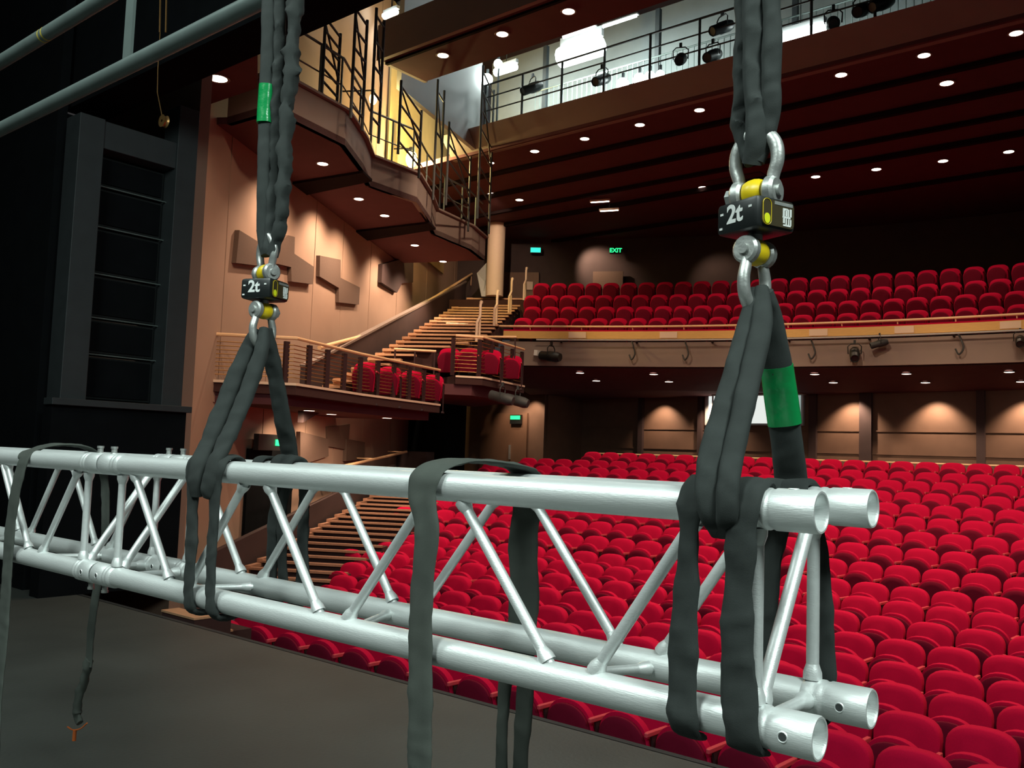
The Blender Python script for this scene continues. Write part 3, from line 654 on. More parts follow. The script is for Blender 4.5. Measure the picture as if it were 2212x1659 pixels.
ord_ = ['first', 'second', 'third', 'fourth', 'fifth', 'sixth', 'seventh', 'eighth', 'ninth', 'tenth', 'eleventh', 'twelfth', 'thirteenth', 'fourteenth', 'fifteenth', 'sixteenth',
        'seventeenth', 'eighteenth', 'nineteenth', 'twentieth', 'twenty-first', 'twenty-second', 'twenty-third', 'twenty-fourth', 'twenty-fifth', 'twenty-sixth', 'twenty-seventh', 'twenty-eighth', 'twenty-ninth', 'thirtieth',
        'thirty-first', 'thirty-second', 'thirty-third', 'thirty-fourth', 'thirty-fifth', 'thirty-sixth']
for i, (px, py) in enumerate([(1155, 327), (1263, 300), (1382, 270), (1511, 238), (1817, 162), (1996, 120), (2195, 72)]):
    p = at_z(px, py, 9.495)
    downlight('lit downlight just behind the rear bridge fascia, %s from the column' % ord_[i], p, .095, 'downlights behind the rear bridge', 110 if i % 2 == 0 else 0, p+Vector((0, .3, -1)), 120)
for i, (px, py) in enumerate([(1122, 432), (1518, 405), (1637, 395), (1762, 382), (1893, 366), (2037, 348), (2179, 328)]):
    p = at_z(px, py, 9.495)
    downlight('small downlight over the balcony front row, %s from the column' % ord_[i], p, .10, 'downlights over the balcony', 130, p+Vector((0, .15, -1)), 110)
p = at_z(2045, 180, 9.495); downlight('single downlight on the maroon balcony ceiling between the two rows of lights', p, .11, 'odd downlights on the balcony ceiling', 90, p+Vector((0, .3, -1)), 120)
p = at_z(1061, 352, 9.495); downlight('tiny downlight at the end of the rear bridge by the boom ladder', p, .07, 'odd downlights on the balcony ceiling')
p = at_z(1066, 420, 9.495); downlight('downlight washing the pale column', p, .15, 'odd downlights on the balcony ceiling', 900, at_z(1068, 640, 6.98)+Vector((0, 0, 1.0)), 64)
for k, (px, py, w) in enumerate(((1296, 437, 'upper'), (1316, 456, 'lower'))):
    p = at_z(px, py, 9.36-.16*k); t = empty('strip_light', p); tag(t, '%s of two short strip lights hanging before the dark balcony wall' % w, 'strip light', 'strip lights over the balcony')
    MB().box((0, 0, .05), (.62, .09, .06), radians(20)).build('housing', MT['cream'], t); MB().box((0, 0, .012), (.56, .06, .02), radians(20)).build('tube', MT['lamp'], t)
    MB().tube([(0, 0, .08), (0, 0, 9.49-p.z)], .012, 6).build('stem', MT['dark_steel'], t)
p = at_z(1585, 386, 9.49); tag(MB().box(p, (1.7, .35, .03)).build('air_grille', MT['wall_dk']), 'pale slotted air grille in the ceiling behind the right shackle', 'air grille')

# space over the rear bridge: white end wall, back wall, lights, rails and lanterns
pA = at_z(866, 190, 10.0); pB = Vector((x2-.4, 17.45, 9.6))
mb = MB().prism([pA, pB, pB+Vector((0, 0, 4.4)), pA+Vector((0, 0, 4.4))], Vector((-.12, -.03, 0))); struct('wall_bridge_end', mb, MT['dryw'])
struct('wall_bridge_back', MB().box((-6, 21.2, 11.9), (26, .12, 4.6)), MT['bridge'])
struct('ceiling_bridge_void', MB().box((-6, 17.4, 14.2), (28, 9, .12)), MT['soffit_dk'])
t = empty('bridge_railing', ((x2+XR)/2, 17.02, 10.04)); tag(t, 'dark railing with posts and three rails on the bright rear bridge', 'railing')
L = XR-x2
for z, r in ((.42, .018), (.78, .018), (1.12, .026)): MB().tube([(-L/2, 0, z), (L/2, 0, z)], r, 8).build('rail', MT['dark_steel'], t, True)
for i in range(18): MB().tube([(-L/2+.15+i*L/17.5, 0, 0), (-L/2+.15+i*L/17.5, 0, 1.12)], .03, 8).build('post', MT['dark_steel'], t, True)
t = empty('picket_fence', (-8.0, 19.2, 10.0)); tag(t, 'fence of thin grey bars at the back of the bright rear bridge', 'fence')
for i in range(96): MB().tube([(-7.6+i*.16, 0, .05), (-7.6+i*.16, 0, 1.75)], .012, 5).build('bar', MT['pipe'], t)
for z in (.08, 1.74): MB().tube([(-7.7, 0, z), (7.7, 0, z)], .022, 6).build('fence_rail', MT['pipe'], t)
for i in range(5): MB().box((-7.3+i*3.6, .05, 1.5), (.12, .12, 3.0)).build('stanchion', MT['dark_steel'], t)
def fluoro(label, px, py, yy, ln, th, pw, grp='fluorescent lamps over the rear bridge'):
    p = at_y(px, py, yy); t = empty('fluorescent_lamp', p); tag(t, label, 'fluorescent lamp', grp)
    MB().box((0, .03, th*.75), (ln+.06, .10, th*.5)).build('housing', MT['dryw'], t); MB().tube([(-ln/2, 0, 0), (ln/2, 0, 0)], th/2, 12).build('tube', MT['lamp_w'], t, True)
    MB().tube([(0, .03, th), (0, .03, max(th+.1, 14.1-p.z))], .012, 6).build('stem', MT['dark_steel'], t)
    if pw:
        d = bpy.data.lights.new('tube_light', 'AREA'); d.shape = 'RECTANGLE'; d.size = ln; d.size_y = .15; d.energy = pw; d.color = (.86, 1, .96)
        o = bpy.data.objects.new('tube_light', d); COL.objects.link(o); o.location = p+Vector((0, -.02, -th*.6)); o.rotation_euler = (radians(58), 0, 0)
fluoro('large glaring fluorescent lamp over the rear bridge, left of the right sling', 1254, 112, 18.3, 1.25, .52, 520)  # tube thickened so its shape imitates the glare around it
fluoro('glaring fluorescent lamp over the rear bridge, just right of the right sling', 1728, 76, 18.3, 1.05, .26, 320)
fluoro('long thin fluorescent tube above the largest lamp, at the bridge edge', 1250, 70, 17.6, .95, .07, 40)
fluoro('second thin fluorescent tube, right of the one above the largest lamp', 1338, 46, 17.6, .95, .07, 40)
struct('wall_upper_bridge', MB().box((-18.2, 16.6, 13.35), (3.0, .1, 1.6)), MT['dryw'])
fluoro('short lamp added for the lit opening above the front bridge, by the black header', 843, 30, 14.8, .45, .16, 60)  # added lamp in place of a lit white opening
fluoro('short fluorescent lamp by the white wall end, beside the boom ladder', 1092, 150, 19.0, .75, .22, 200)
for i, (px, py, r) in enumerate([(1345, 182, .15), (1381, 172, .15), (1404, 166, .13), (1426, 161, .10), (1052, 172, .16), (1076, 138, .12)]):
    p = at_y(px, py, 17.5); t = empty('work_bulb', p)
    tag(t, ('round work bulb low on the rear bridge, %s from the left of the row' % ord_[i]) if i < 4 else ('round work bulb by the white wall end, %s one' % ('lower' if i == 4 else 'upper')), 'bulb', 'work bulbs on the rear bridge')
    MB().ball((0, 0, 0), r, 12).build('globe', MT['lamp_w'], t, True); MB().tube([(0, 0, r*.9), (0, 0, r+.12)], .03, 8).build('holder', MT['dark_steel'], t)
    MB().bar((0, .03, r+.14), (0, .03, 10.0-p.z), .05, .03).build('bracket', MT['dark_steel'], t)
def lantern(label, p, yaw, tilt, s=1.0, m=MT['black_pl'], grp='stage lanterns', front=None):
    t = empty('stage_lantern', p, yaw); tag(t, label, 'stage lantern', grp)
    R = Matrix.Rotation(tilt, 3, 'X')
    b = MB(); b.lathe(R@Vector((0, .28*s, 0)), R@Vector((0, -1, 0)), [(0, .002), (0, .10*s), (.10*s, .13*s), (.34*s, .13*s), (.36*s, .115*s), (.58*s, .115*s), (.60*s, .10*s), (.57*s, .09*s), (.57*s, .002)], 20).build('body', m, t, True)
    y = MB(); y.tube([(-.16*s, 0, 0), (-.17*s, 0, .20*s), (-.10*s, 0, .27*s), (.10*s, 0, .27*s), (.17*s, 0, .20*s), (.16*s, 0, 0)], .014*s, 8).build('yoke', m, t, True)
    MB().box((0, 0, .32*s), (.06*s, .05*s, .10*s)).build('clamp', m, t)
    if front: MB().box(R@Vector((0, -.40*s, .05*s)), (.24*s, .10*s, .14*s), 0, R).build('colour_frame', front, t)
    return t
for i, (px, py) in enumerate([(1150, 190), (1300, 172), (1470, 128), (1560, 60), (1862, 22), (1800, 50), (1905, 8), (1540, 120)]):
    w = ['first, near the white wall end', 'second, under the largest lamp', 'third, between lamp and right sling', 'beside the right sling, upper', 'right of the sling, middle', 'right of the sling, lower', 'right of the sling, uppermost', 'beside the right sling, lower'][i]
    lantern('black stage lantern on the rear bridge railing, '+w, at_y(px, py, 17.2), .4*(i % 3-1), .5, 1.0, MT['black_pl'], 'stage lanterns on the rear bridge')

# pale column at the head of the balcony stair
p = at_z(1068, 640, 6.98); cz = at_plane(1075, 450, 0, 1, p.y).z
struct('pillar_column', MB().tube([(p.x, p.y, 6.98), (p.x, p.y, 9.5)], .30, 28), mat('cream_column', (.66, .52, .40), .7), smooth=True)
COLP = p

# ------------------------------------------------------------------ balcony (curved front) and the room under it
def Yb(X): return 23.5-.0225*(X+3.5)**2
def boff(p):                                                   # distance behind the balcony rail, roughly square to it
    return (p.y-Yb(p.x))/sqrt(1+(.045*(p.x+3.5))**2)
def bpt(X, off, z=0):
    s = .045*(X+3.5); n = sqrt(1+s*s); return Vector((X+off*s/n, Yb(X)+off/n, z))
def on_balc(px, py, f):                                         # where the ray meets f(P) = 0 walking back from the rail
    lo, hi = 12.0, 45.0
    for _ in range(50):
        y = (lo+hi)/2; P = at_y(px, py, y)
        if f(P) < 0: lo = y
        else: hi = y
    return P
BX0 = -16.75
curve = [bpt(BX0+i*(6.5-BX0)/36, 0) for i in range(37)]
rowz = [4.74, 5.22, 5.72, 6.27]
for k, z in enumerate(rowz):
    struct('floor_balcony_tier', MB().sweep([p+Vector((0, 0, z)) for p in curve], [(.18+.85*k, 0), (1.03+.85*k, 0), (1.03+.85*k, -.62), (.18+.85*k, -.62)]), MT['carpet'])
struct('floor_balcony_landing', MB().sweep([bpt(-21.4+i*(6.5+21.4)/40, 0, 6.62) for i in range(41)], [(3.58, 0), (8.4, 0), (8.4, -.5), (3.58, -.5)]), MT['carpet'])
def soff_z(o): return 4.16-.155*min(max(o, 0), 2.9)-.02*max(o-2.9, 0)
struct('ceiling_under_balcony', MB().sweep(curve, [(.10, 4.16), (2.9, soff_z(2.9)), (8, soff_z(8)), (8, soff_z(8)+.2), (.10, 4.40)]), MT['soffit'])
struct('trim_balcony_fascia', MB().sweep(curve, [(.02, 4.14), (.12, 4.14), (.12, 4.82), (.02, 4.82)]), MT['fascia'])
struct('trim_balcony_wood_band', MB().sweep(curve, [(-.06, 4.90), (.02, 4.90), (.02, 5.11), (-.06, 5.11)]), MT['wood'])
struct('trim_balcony_shelf', MB().sweep(curve, [(-.04, 5.11), (.16, 5.11), (.16, 5.15), (-.04, 5.15)]), MT['seat_red'])
for X in (-14.9, -12.6, -10.6, -8.9, -6.9, -4.6):              # pale plates on the wood band
    c = [bpt(X-.22+i*.11, 0) for i in range(5)]
    struct('trim_band_plate', MB().sweep(c, [(-.075, 4.92), (-.058, 4.92), (-.058, 5.09), (-.075, 5.09)]), MT['cream'])
t = empty('balcony_rail', bpt(-8, 0, 5.25)); tag(t, 'long brass rail along the curved balcony front', 'rail'); o0 = Vector(t.location)
ext = [Vector((at_z(964, 699, 5.30).x, at_z(964, 699, 5.30).y, 5.30))]
MB().tube([p-o0 for p in ext]+[p+Vector((0, 0, 5.25))-o0 for p in curve], .032, 10).build('rail', MT['handrail'], t, True)
for i in range(1, 37, 2): MB().tube([curve[i]+Vector((0, .03, 5.13))-o0, curve[i]+Vector((0, 0, 5.25))-o0], .016, 8).build('bracket', MT['handrail'], t, True)
t = empty('lighting_bar', bpt(-8, -.10, 4.86)); tag(t, 'thin pale lighting bar under the balcony wood band', 'lighting bar'); o0 = Vector(t.location)
MB().tube([bpt(-15.9+i*.62, -.24, 4.84)-o0 for i in range(36)], .024, 8).build('bar', MT['dryw'], t, True)
for i in range(12): MB().bar(bpt(-15.3+i*1.9, -.24, 4.85)-o0, bpt(-15.3+i*1.9, .06, 4.80)-o0, .05, .05).build('bracket', MT['dark_steel'], t)
def fl(px, py, off): return on_balc(px, py, lambda P: boff(P)-off)
lantern('black stage lantern with a white front on the balcony front, by the side boxes', fl(1190, 770, -.30), radians(-85), -.12, 1.1, MT['black_pl'], 'lanterns on the balcony front', MT['white'])
lantern('dark stage lantern on the balcony front, right of the right sling', fl(1846, 765, -.25), radians(20), .5, .95, MT['black_pl'], 'lanterns on the balcony front')
lantern('small lantern close under the lighting bar right of the others', fl(1900, 742, -.22), radians(-60), .3, .7, MT['dark_steel'], 'lanterns on the balcony front')
lantern('dark lantern on the balcony front at the far right', fl(2204, 737, -.22), radians(10), .4, .8, MT['black_pl'], 'lanterns on the balcony front')
for (px, py), w in zip(((1365, 752), (1480, 752), (1752, 748), (2070, 735)), ('nearest the side boxes', 'left of the right sling', 'right of the right sling', 'nearest the far right lantern')):
    p = fl(px, py-14, -.10); mb = MB().tube(catmull([p, p+Vector((.08, -.03, -.18)), p+Vector((.12, -.03, -.36)), p+Vector((.02, -.03, -.50)), p+Vector((-.06, -.02, -.36))], 4), .022, 6)
    tag(mb.build('hanging_cable', MT['dark_steel'], None, True), 'dark cable tail hanging on the balcony fascia, '+w, 'cable', 'cable tails on the balcony front')

# rear wall of the stalls under the balcony
YR = 26.3
xl = at_y(1175, 900, YR).x
struct('wall_rear', MB().box(((xl+XR)/2, YR+.08, 2.2), (XR-xl, .16, 4.4)), MT['wall_br'])
for zz in (2.62, 1.98):
    struct('trim_rear_panel', MB().box(((xl+XR)/2, YR-.012, zz), (XR-xl, .025, .035)), MT['wall_br'])
for px, w in ((1185, .5), (1387, .18), (1515, .16), (1758, .22), (1872, .34), (2120, .2)):
    x = at_y(px, 900, YR).x; struct('trim_pilaster', MB().box((x, YR-.06, 2.0), (w, .12, 3.9)), MT['wall_dk'])
p0 = at_y(1527, 843, YR); p1 = at_y(1738, 918, YR)
wx = (p0.x+p1.x)/2; ww = p1.x-p0.x; wz0, wz1 = at_y(1640, 919, YR).z, at_y(1640, 842, YR).z; wz = (wz0+wz1)/2; wh = wz1-wz0
win = tag(MB().box((0, 0, 0), (ww, .10, wh)).build('window_1', MT['dryw']), kind='structure'); win.location = (wx, YR-.05, wz)
MB().box((-.02, -.055, -.01), (ww-.30, .02, wh-.14)).build('pane', MT['win'], win)
MB().box((ww/2-.36, -.07, -.01), (.56, .02, wh-.14)).build('side_pane', MT['win2'], win)
MB().box((-ww/2+.28, -.07, -.01), (.05, .03, wh-.10)).build('mullion', MT['dryw'], win)
MB().box((ww/2-.66, -.08, -.01), (.06, .03, wh-.10)).build('mullion', MT['dryw'], win)
struct('trim_vent_strip', MB().box((wx+.3, YR-.4, soff_z(2.9)-.03), (ww*.9, .35, .05)), MT['fascia'])
under = [(1253, 805), (1412, 808), (1760, 808), (1958, 807), (2180, 803)]
for i, (px, py) in enumerate(under):
    p = on_balc(px, py, lambda P: P.z-soff_z(boff(P))); p.z -= .01
    downlight('downlight in the front row under the balcony, %s from the side boxes' % ord_[i], p, .095, 'downlights under the balcony', 120, p+Vector((0, -.2, -1)), 110)
back = [(1288, 822), (1445, 824), (1800, 826), (1999, 826), (2206, 824)]
for i, (px, py) in enumerate(back):
    p = on_balc(px, py, lambda P: P.z-soff_z(boff(P))); p.z -= .01
    downlight('downlight in the back row under the balcony, %s from the side boxes' % ord_[i], p, .095, 'downlights under the balcony', 0)
    sx = p.x
    spot('wall_washer', (sx, YR-.55, soff_z(2.9)-.05), (sx, YR-.10, soff_z(2.9)-1.35), 270, WARM, radians(98), .75, .05)
# exit lobby wall, left of the rear wall
YE = 24.2
xe0, xe1 = at_y(985, 900, YE).x, at_y(1176, 900, YE).x
struct('wall_exit', MB().box(((xe0+xe1)/2, YE+.08, 2.2), (xe1-xe0, .16, 4.6)), MT['wall_br'])
struct('wall_exit_return', MB().box((xe1, (YE+YR)/2+.1, 2.2), (.12, YR-YE, 4.6)), MT['wall_br'])
dx0, dx1 = at_y(1040, 950, YE).x, at_y(1140, 950, YE).x
d = struct('door_1', MB().box((0, 0, 0), (dx1-dx0, .08, at_y(1090, 893, YE).z-.55)), MT['door'])
d.location = ((dx0+dx1)/2, YE-.03, (at_y(1090, 893, YE).z+.55)/2)
MB().box((.35, -.07, -.1), (.05, .06, .5)).build('door_handle', MT['zinc'], d)
spot('wall_washer', ((dx0+dx1)/2+.5, YE-1.0, 3.9), ((dx0+dx1)/2+.6, YE, 2.2), 130, WARM, radians(80), .8, .05)
spot('wall_washer', (xe1-.4, YE-.6, 3.7), (xe1-.35, YE, 2.3), 120, WARM, radians(90), .7, .05)
def exit_sign(label, px, py, yy, w, h, m, txt=None, dark=True, rz=0):
    p = at_y(px, py, yy); t = empty('exit_sign', p, rz); tag(t, label, 'exit sign', 'lit exit signs')
    MB().box((0, .05, -.06 if dark else 0), (w+.06, .09, h*(2.0 if dark else 1.0)+.05)).build('housing', MT['black_pl'], t)
    if txt:
        on_face(glyph_mesh(txt, h*1.25, .004), 'lettering', m, t, (0, 0, 0), (0, -1, 0))
    else: MB().box((0, 0, 0), (w, .02, h)).build('lit_panel', m, t)
    return t
exit_sign('green lit exit sign above the lobby door under the balcony', 1113, 902, YE-.16, .42, .13, MT['exit'])
# dark doorway pillar at the end of the left wall
Yp = 19.6
xa, xb = at_y(905, 900, Yp).x, at_y(985, 900, Yp).x
struct('pillar_dark', MB().box(((xa+xb)/2, Yp, 1.5), (xb-xa, .9, 5.2)), MT['black'])

# rear wall of the balcony with two doors and signs
OFF = 7.2
struct('wall_balcony_rear', MB().sweep([bpt(-21.6+i*(6.5+21.6)/40, 0) for i in range(41)], [(OFF, 5.8), (OFF+.15, 5.8), (OFF+.15, 9.6), (OFF, 9.6)]), MT['wall_dk'])
def bdoor(n, px0, px1, pyt, m):
    a, b = fl(px0, 640, OFF-.40), fl(px1, 640, OFF-.40); zt_ = fl((px0+px1)/2, pyt, OFF).z
    o = struct(n, MB().bar(Vector((a.x, a.y, (6.62+zt_)/2)), Vector((b.x, b.y, (6.62+zt_)/2)), .08, zt_-6.62), m)
    return o
bdoor('door_2', 1088, 1163, 594, MT['door']); bdoor('door_3', 1280, 1345, 592, MT['panel'])
p = fl(1142, 617, OFF-.50); tag(MB().box(p, (.30, .02, .30), atan2(-.045*(p.x+3.5), 1)).build('notice', MT['paper']), 'small pale notice on the brown balcony door', 'notice')
def bsign(label, px, py, m, txt):
    p = fl(px, py, OFF-.62); s = exit_sign(label, px, py, p.y, .36, .17, m, txt, False, atan2(-.045*(p.x+3.5), 1)); return s
bsign('cyan green lit exit sign above the balcony door nearest the pale column', 1157, 540, MT['exit_c'], None)
bsign('green lit exit sign on the dark balcony wall, further from the column', 1330, 541, MT['exit'], 'EXIT')
spot('wall_washer', (COLP.x+1.6, COLP.y+2.5, 9.2), (COLP.x+1.9, COLP.y+5.4, 7.2), 260, WARM, radians(75), .8, .1)
spot('wall_washer', (COLP.x+5.6, COLP.y+3.8, 9.2), (COLP.x+5.8, COLP.y+5.6, 7.3), 90, WARM, radians(75), .8, .1)

# ------------------------------------------------------------------ balcony side stair
sd = Vector((-.51, .86, 0)).normalized(); sn = Vector((sd.y, -sd.x, 0))            # uphill, and towards the seats
top = at_z(1010, 645, 6.98); SW = 2.15; NS = 25; run = .55; rise = .1716
treads = MB(); risers = MB()
def stair_w(p):                                                 # the lower steps narrow where the seats of the side box stand beside them
    t_ = p.dot(sd); K = ((14.0, .36), (17.5, .36), (20.3, .80), (21.2, 1.1), (22.9, 2.15), (99, 2.15))
    for (a0, b0), (a1, b1) in zip(K, K[1:]):
        if t_ <= a1: return b0+(b1-b0)*max(0, (t_-a0)/(a1-a0))
for i in range(NS):
    p = top-sd*(run*i); z = 6.98-rise*i; SW = stair_w(Vector((p.x, p.y, 0)))
    treads.prism([p+Vector((0, 0, z-6.98-.05)), p+sn*SW+Vector((0, 0, z-6.98-.05)), p+sn*SW-sd*.16+Vector((0, 0, z-6.98-.05)), p-sd*.16+Vector((0, 0, z-6.98-.05))], (0, 0, .05))
    risers.prism([p+sd*run-Vector((0, 0, .05+6.98-z)), p+sn*SW+sd*run-Vector((0, 0, .05+6.98-z)), p+sn*SW-sd*.02-Vector((0, 0, .05+6.98-z)), p-sd*.02-Vector((0, 0, .05+6.98-z))], (0, 0, -.40))
SW = 2.15
st = struct('floor_balcony_stair', risers, MT['carpet']); treads.build('nosing', MT['tread'], st)
mb = MB()                                                       # saw-tooth stringer ends on the left of each step
for i in range(NS):
    p = top-sd*(run*i)-sn*.03; z = -rise*i
    mb.prism([p+Vector((0, 0, z+.03)), p+sd*run+Vector((0, 0, z+.03)), p+sd*run+Vector((0, 0, z-.10)), p-sd*.04+Vector((0, 0, z-.24)), p-sd*.04+Vector((0, 0, z+.03))], sn*.22)
mb.build('stair_edge', MT['tread'], st)
a, b = top+sd*.6-sn*.20, top-sd*(run*NS)-sn*.20
slope = rise/run
struct('trim_stair_parapet', MB().prism([a+Vector((0, 0, .6*slope+.50)), b+Vector((0, 0, -rise*NS+.50)), b+Vector((0, 0, -rise*NS-.6)), a+Vector((0, 0, -.9))], -sn*.12), MT['wall_dk'])
struct('trim_parapet_capping', MB().bar(a-sn*.06+Vector((0, 0, .6*slope+.52)), b-sn*.06+Vector((0, 0, -rise*NS+.52)), .15, .05), MT['fascia'])
# landing wall stub by the column
struct('wall_landing', MB().prism([at_z(1030, 590, 7.9), at_z(1048, 575, 8.2), COLP+Vector((0, .2, 1.7)), COLP+Vector((0, .2, 0)), at_z(1040, 640, 6.98)], (-.1, .1, 0)), MT['dryw'])
h = empty('stair_handrail', top+Vector((0, 0, .8))); tag(h, 'long brass handrail up the left side of the balcony stair', 'handrail'); o0 = Vector(h.location)
R_ = [at_plane(px, py, sn.x, sn.y, (top-sn*.26).dot(sn)) for px, py in ((1025, 588), (822, 716), (690, 751))]
MB().tube([p-o0 for p in R_], .045, 10).build('rail', MT['handrail'], h, True)
for f in (.05, .35, .65, .95):
    p = R_[0].lerp(R_[1], f)-o0; MB().tube([p, p-Vector((0, 0, .42))], .018, 8).build('bracket', MT['handrail'], h, True)
# four cream handrail hoops on the right side of the stair
for i, (px, pyt, pyb) in enumerate(((1030, 665, 745), (1068, 641, 712), (1100, 613, 684), (1132, 588, 655))):
    lo, hi = 0.0, 12.0
    for _ in range(40):
        s = (lo+hi)/2; p = top+sn*(SW-.12)-sd*s
        if project(p+Vector((0, 0, -slope*s+.4)))[0] > px: lo = s
        else: hi = s
    p = top+sn*(SW-.12)-sd*s+Vector((0, 0, -slope*s)); sc = (pyb-pyt)/FPX*project(p)[2]
    t = empty('handrail_hoop', p); tag(t, 'cream handrail hoop on the balcony stair, %s' % ['lowest of the four', 'second from the bottom', 'third from the bottom', 'topmost of the four'][i], 'handrail', 'handrail hoops on the balcony stair')
    q = sd*.75+Vector((0, 0, .75*slope))
    MB().tube([Vector((0, 0, 0)), Vector((0, 0, sc*.52)), q*.5+Vector((0, 0, sc*.62)), q*.5+Vector((0, 0, sc*.94)), q*.62+Vector((0, 0, sc))], .036, 8).build('hoop', MT['cream'], t, True)
    MB().tube([q*.5+Vector((0, 0, sc*.62)), q*.5+Vector((0, 0, -.05))], .030, 8).build('post', MT['cream'], t, True)
    MB().ball(q*.62+Vector((0, 0, sc)), .05, 10).build('knob', MT['cream'], t, True)

# ------------------------------------------------------------------ side boxes
def side_box(n, edge_px, z, thick, label, rail_dz, posts, end_back):
    E_ = [at_z(px, py, z) for px, py in edge_px]
    F_ = [wall_pt((p-wp0).dot(wdir), z) for p in (E_[-1], E_[0])] if end_back is None else [E_[-1]+end_back, E_[0]+end_back]
    struct('floor_side_box', MB().prism(E_+F_, (0, 0, -.20)), MT['carpet'])
    E2 = [p-wnrm*.25 for p in E_]
    struct('ceiling_side_box', MB().prism([p+Vector((0, 0, -.20)) for p in E2]+[p+Vector((0, 0, -.20)) for p in F_], (0, 0, -thick+.2)), MT['soffit'])
    cap = MB()
    for a, b in zip(E_, E_[1:]): cap.bar(a+Vector((0, 0, -.02)), b+Vector((0, 0, -.02)), .05, .045)
    struct('trim_box_nosing', cap, MT['cream'])
    t = empty('box_railing', E_[0]); tag(t, label, 'railing', 'railings of the side boxes'); o0 = Vector(t.location)
    up = Vector((0, 0, 1))
    I_ = [p-wnrm*.08 for p in E_]
    MB().tube([p+up*rail_dz-o0+wnrm*.05 for p in I_], .030, 8).build('handrail', MT['handrail'], t, True)
    mb = MB()
    for k in range(9):
        mb.tube([p+up*(.10+k*(rail_dz-.22)/8)-o0 for p in I_], .0085, 5)
    mb.build('cable_infill', MT['brass'], t)
    tot = [0]
    for a, b in zip(I_, I_[1:]): tot.append(tot[-1]+(b-a).length)
    for i in range(posts):
        s = tot[-1]*i/(posts-1)
        for k in range(len(tot)-1):
            if tot[k] <= s <= tot[k+1]+1e-6:
                p = I_[k].lerp(I_[k+1], (s-tot[k])/(tot[k+1]-tot[k])); break
        MB().box(p-o0+up*(rail_dz-.06)/2, (.06, .09, rail_dz-.06)).build('post', MT['seat_leg'], t)
    return E_
BE = side_box(1, [(460, 820), (640, 828), (780, 850), (950, 873)], 2.70, .38, 'railing with dark posts round the lower side box, brass handrail on top', .78, 12, None)
# gap between the orange wall and the box: slab end pieces over the lower wall
B2 = side_box(2, [(984, 811), (1042, 814), (1132, 833)], 3.42, .45, 'railing with dark posts round the upper side box by the balcony front', .95, 6, Vector((-3.0, 1.4, 0)))
for (a, b, zz, w) in (((851, 754), (942, 759), 3.95, 'short brass rail over the red seats of the lower side box'), ((871, 736), (1036, 742), 4.55, 'long brass rail crossing in front of the balcony stair, above the lower box'),
                      ((1016, 727), (1116, 728), 4.62, 'short brass rail at the end of the balcony front')):
    p, q = at_z(*a, zz), at_z(*b, zz); t = empty('box_rail', p); tag(t, w, 'rail', 'short brass rails by the side boxes')
    MB().tube([(0, 0, 0), q-p], .030, 8).build('rail', MT['handrail'], t, True)
    for f in (.03, .5, .97): MB().tube([(q-p)*f, (q-p)*f-Vector((0, 0, .9))], .022, 6).build('post', MT['seat_leg'], t, True)
for (px, py), w in zip(((668, 887), (716, 895), (836, 903)), ('nearest the left sling', 'in the middle', 'furthest from the left sling')):
    p = at_z(px, py, 2.70-.385); downlight('lit downlight under the lower side box, '+w, p, .09, 'downlights under the side box', 150, p+Vector((-.25, .15, -1)), 150, .9)
# two dark speakers hung under the upper box, drawn with the lantern shape
for i, (px, py, yw) in enumerate(((1085, 860, .9), (1118, 866, 1.0))):
    p = at_z(px, py, 2.78); t = lantern('dark speaker slung under the upper side box, %s' % ('left of the pair' if i == 0 else 'right of the pair'), p, radians(-70), -.25, .9, MT['dark_steel'], 'speakers under the upper side box')

# ------------------------------------------------------------------ lower aisle steps by the left wall, and the stage steps
q0 = at_plane(797, 1074, WA, WBc, -6.75); q1 = at_plane(540, 1222, WA, WBc, -6.75)
ad = Vector((q0.x-q1.x, q0.y-q1.y, 0)); AL = ad.length; ad.normalize(); an = Vector((ad.y, -ad.x, 0)); NA = 15
treads = MB(); risers = MB(); edge = MB(); zr = (q0.z-q1.z)/NA*1.12; rn = AL/NA*1.12
for i in range(NA+3):
    p = Vector((q0.x, q0.y, q0.z))+ad*(rn*1.5)-ad*(rn*i); p.z = q0.z+zr*1.5-zr*i
    w = an*1.75
    treads.prism([p-Vector((0, 0, .04)), p+w-Vector((0, 0, .04)), p+w-ad*.09-Vector((0, 0, .04)), p-ad*.09-Vector((0, 0, .04))], (0, 0, .04))
    risers.prism([p+ad*rn-Vector((0, 0, .04)), p+w+ad*rn-Vector((0, 0, .04)), p+w-ad*.02-Vector((0, 0, .04)), p-ad*.02-Vector((0, 0, .04))], (0, 0, -.5))
    edge.prism([p-an*.05+Vector((0, 0, .02)), p-an*.05+ad*rn+Vector((0, 0, .02)), p-an*.05+ad*rn-Vector((0, 0, .14)), p-an*.05-ad*.05-Vector((0, 0, .14)), p-an*.05-ad*.05+Vector((0, 0, .02))], an*.10)
st = struct('floor_aisle_steps', risers, MT['carpet']); treads.build('nosing', MT['tread_shaded'], st); edge.build('stair_edge', MT['tread_shaded'], st)
a = Vector((q0.x, q0.y, q0.z))+ad*2.5-an*.12; b = Vector((q1.x, q1.y, q1.z))-ad*1.2-an*.12
struct('trim_aisle_parapet', MB().prism([a+Vector((0, 0, .75)), b+Vector((0, 0, .30)), b+Vector((0, 0, -.9)), a+Vector((0, 0, -1.0))], -an*.10), MT['wall_dk'])
p, q = at_plane(730, 1010, WA, WBc, -6.9), at_plane(878, 976, WA, WBc, -6.9)
t = empty('aisle_handrail', p); tag(t, 'brass handrail beside the lower aisle steps', 'handrail')
MB().tube([(p-q)*.6, (0, 0, 0), q-p], .035, 8).build('rail', MT['handrail'], t, True)
for f in (.02, .5, .98): MB().tube([(q-p)*f, (q-p)*f-wnrm*.5], .018, 6).build('bracket', MT['handrail'], t, True)
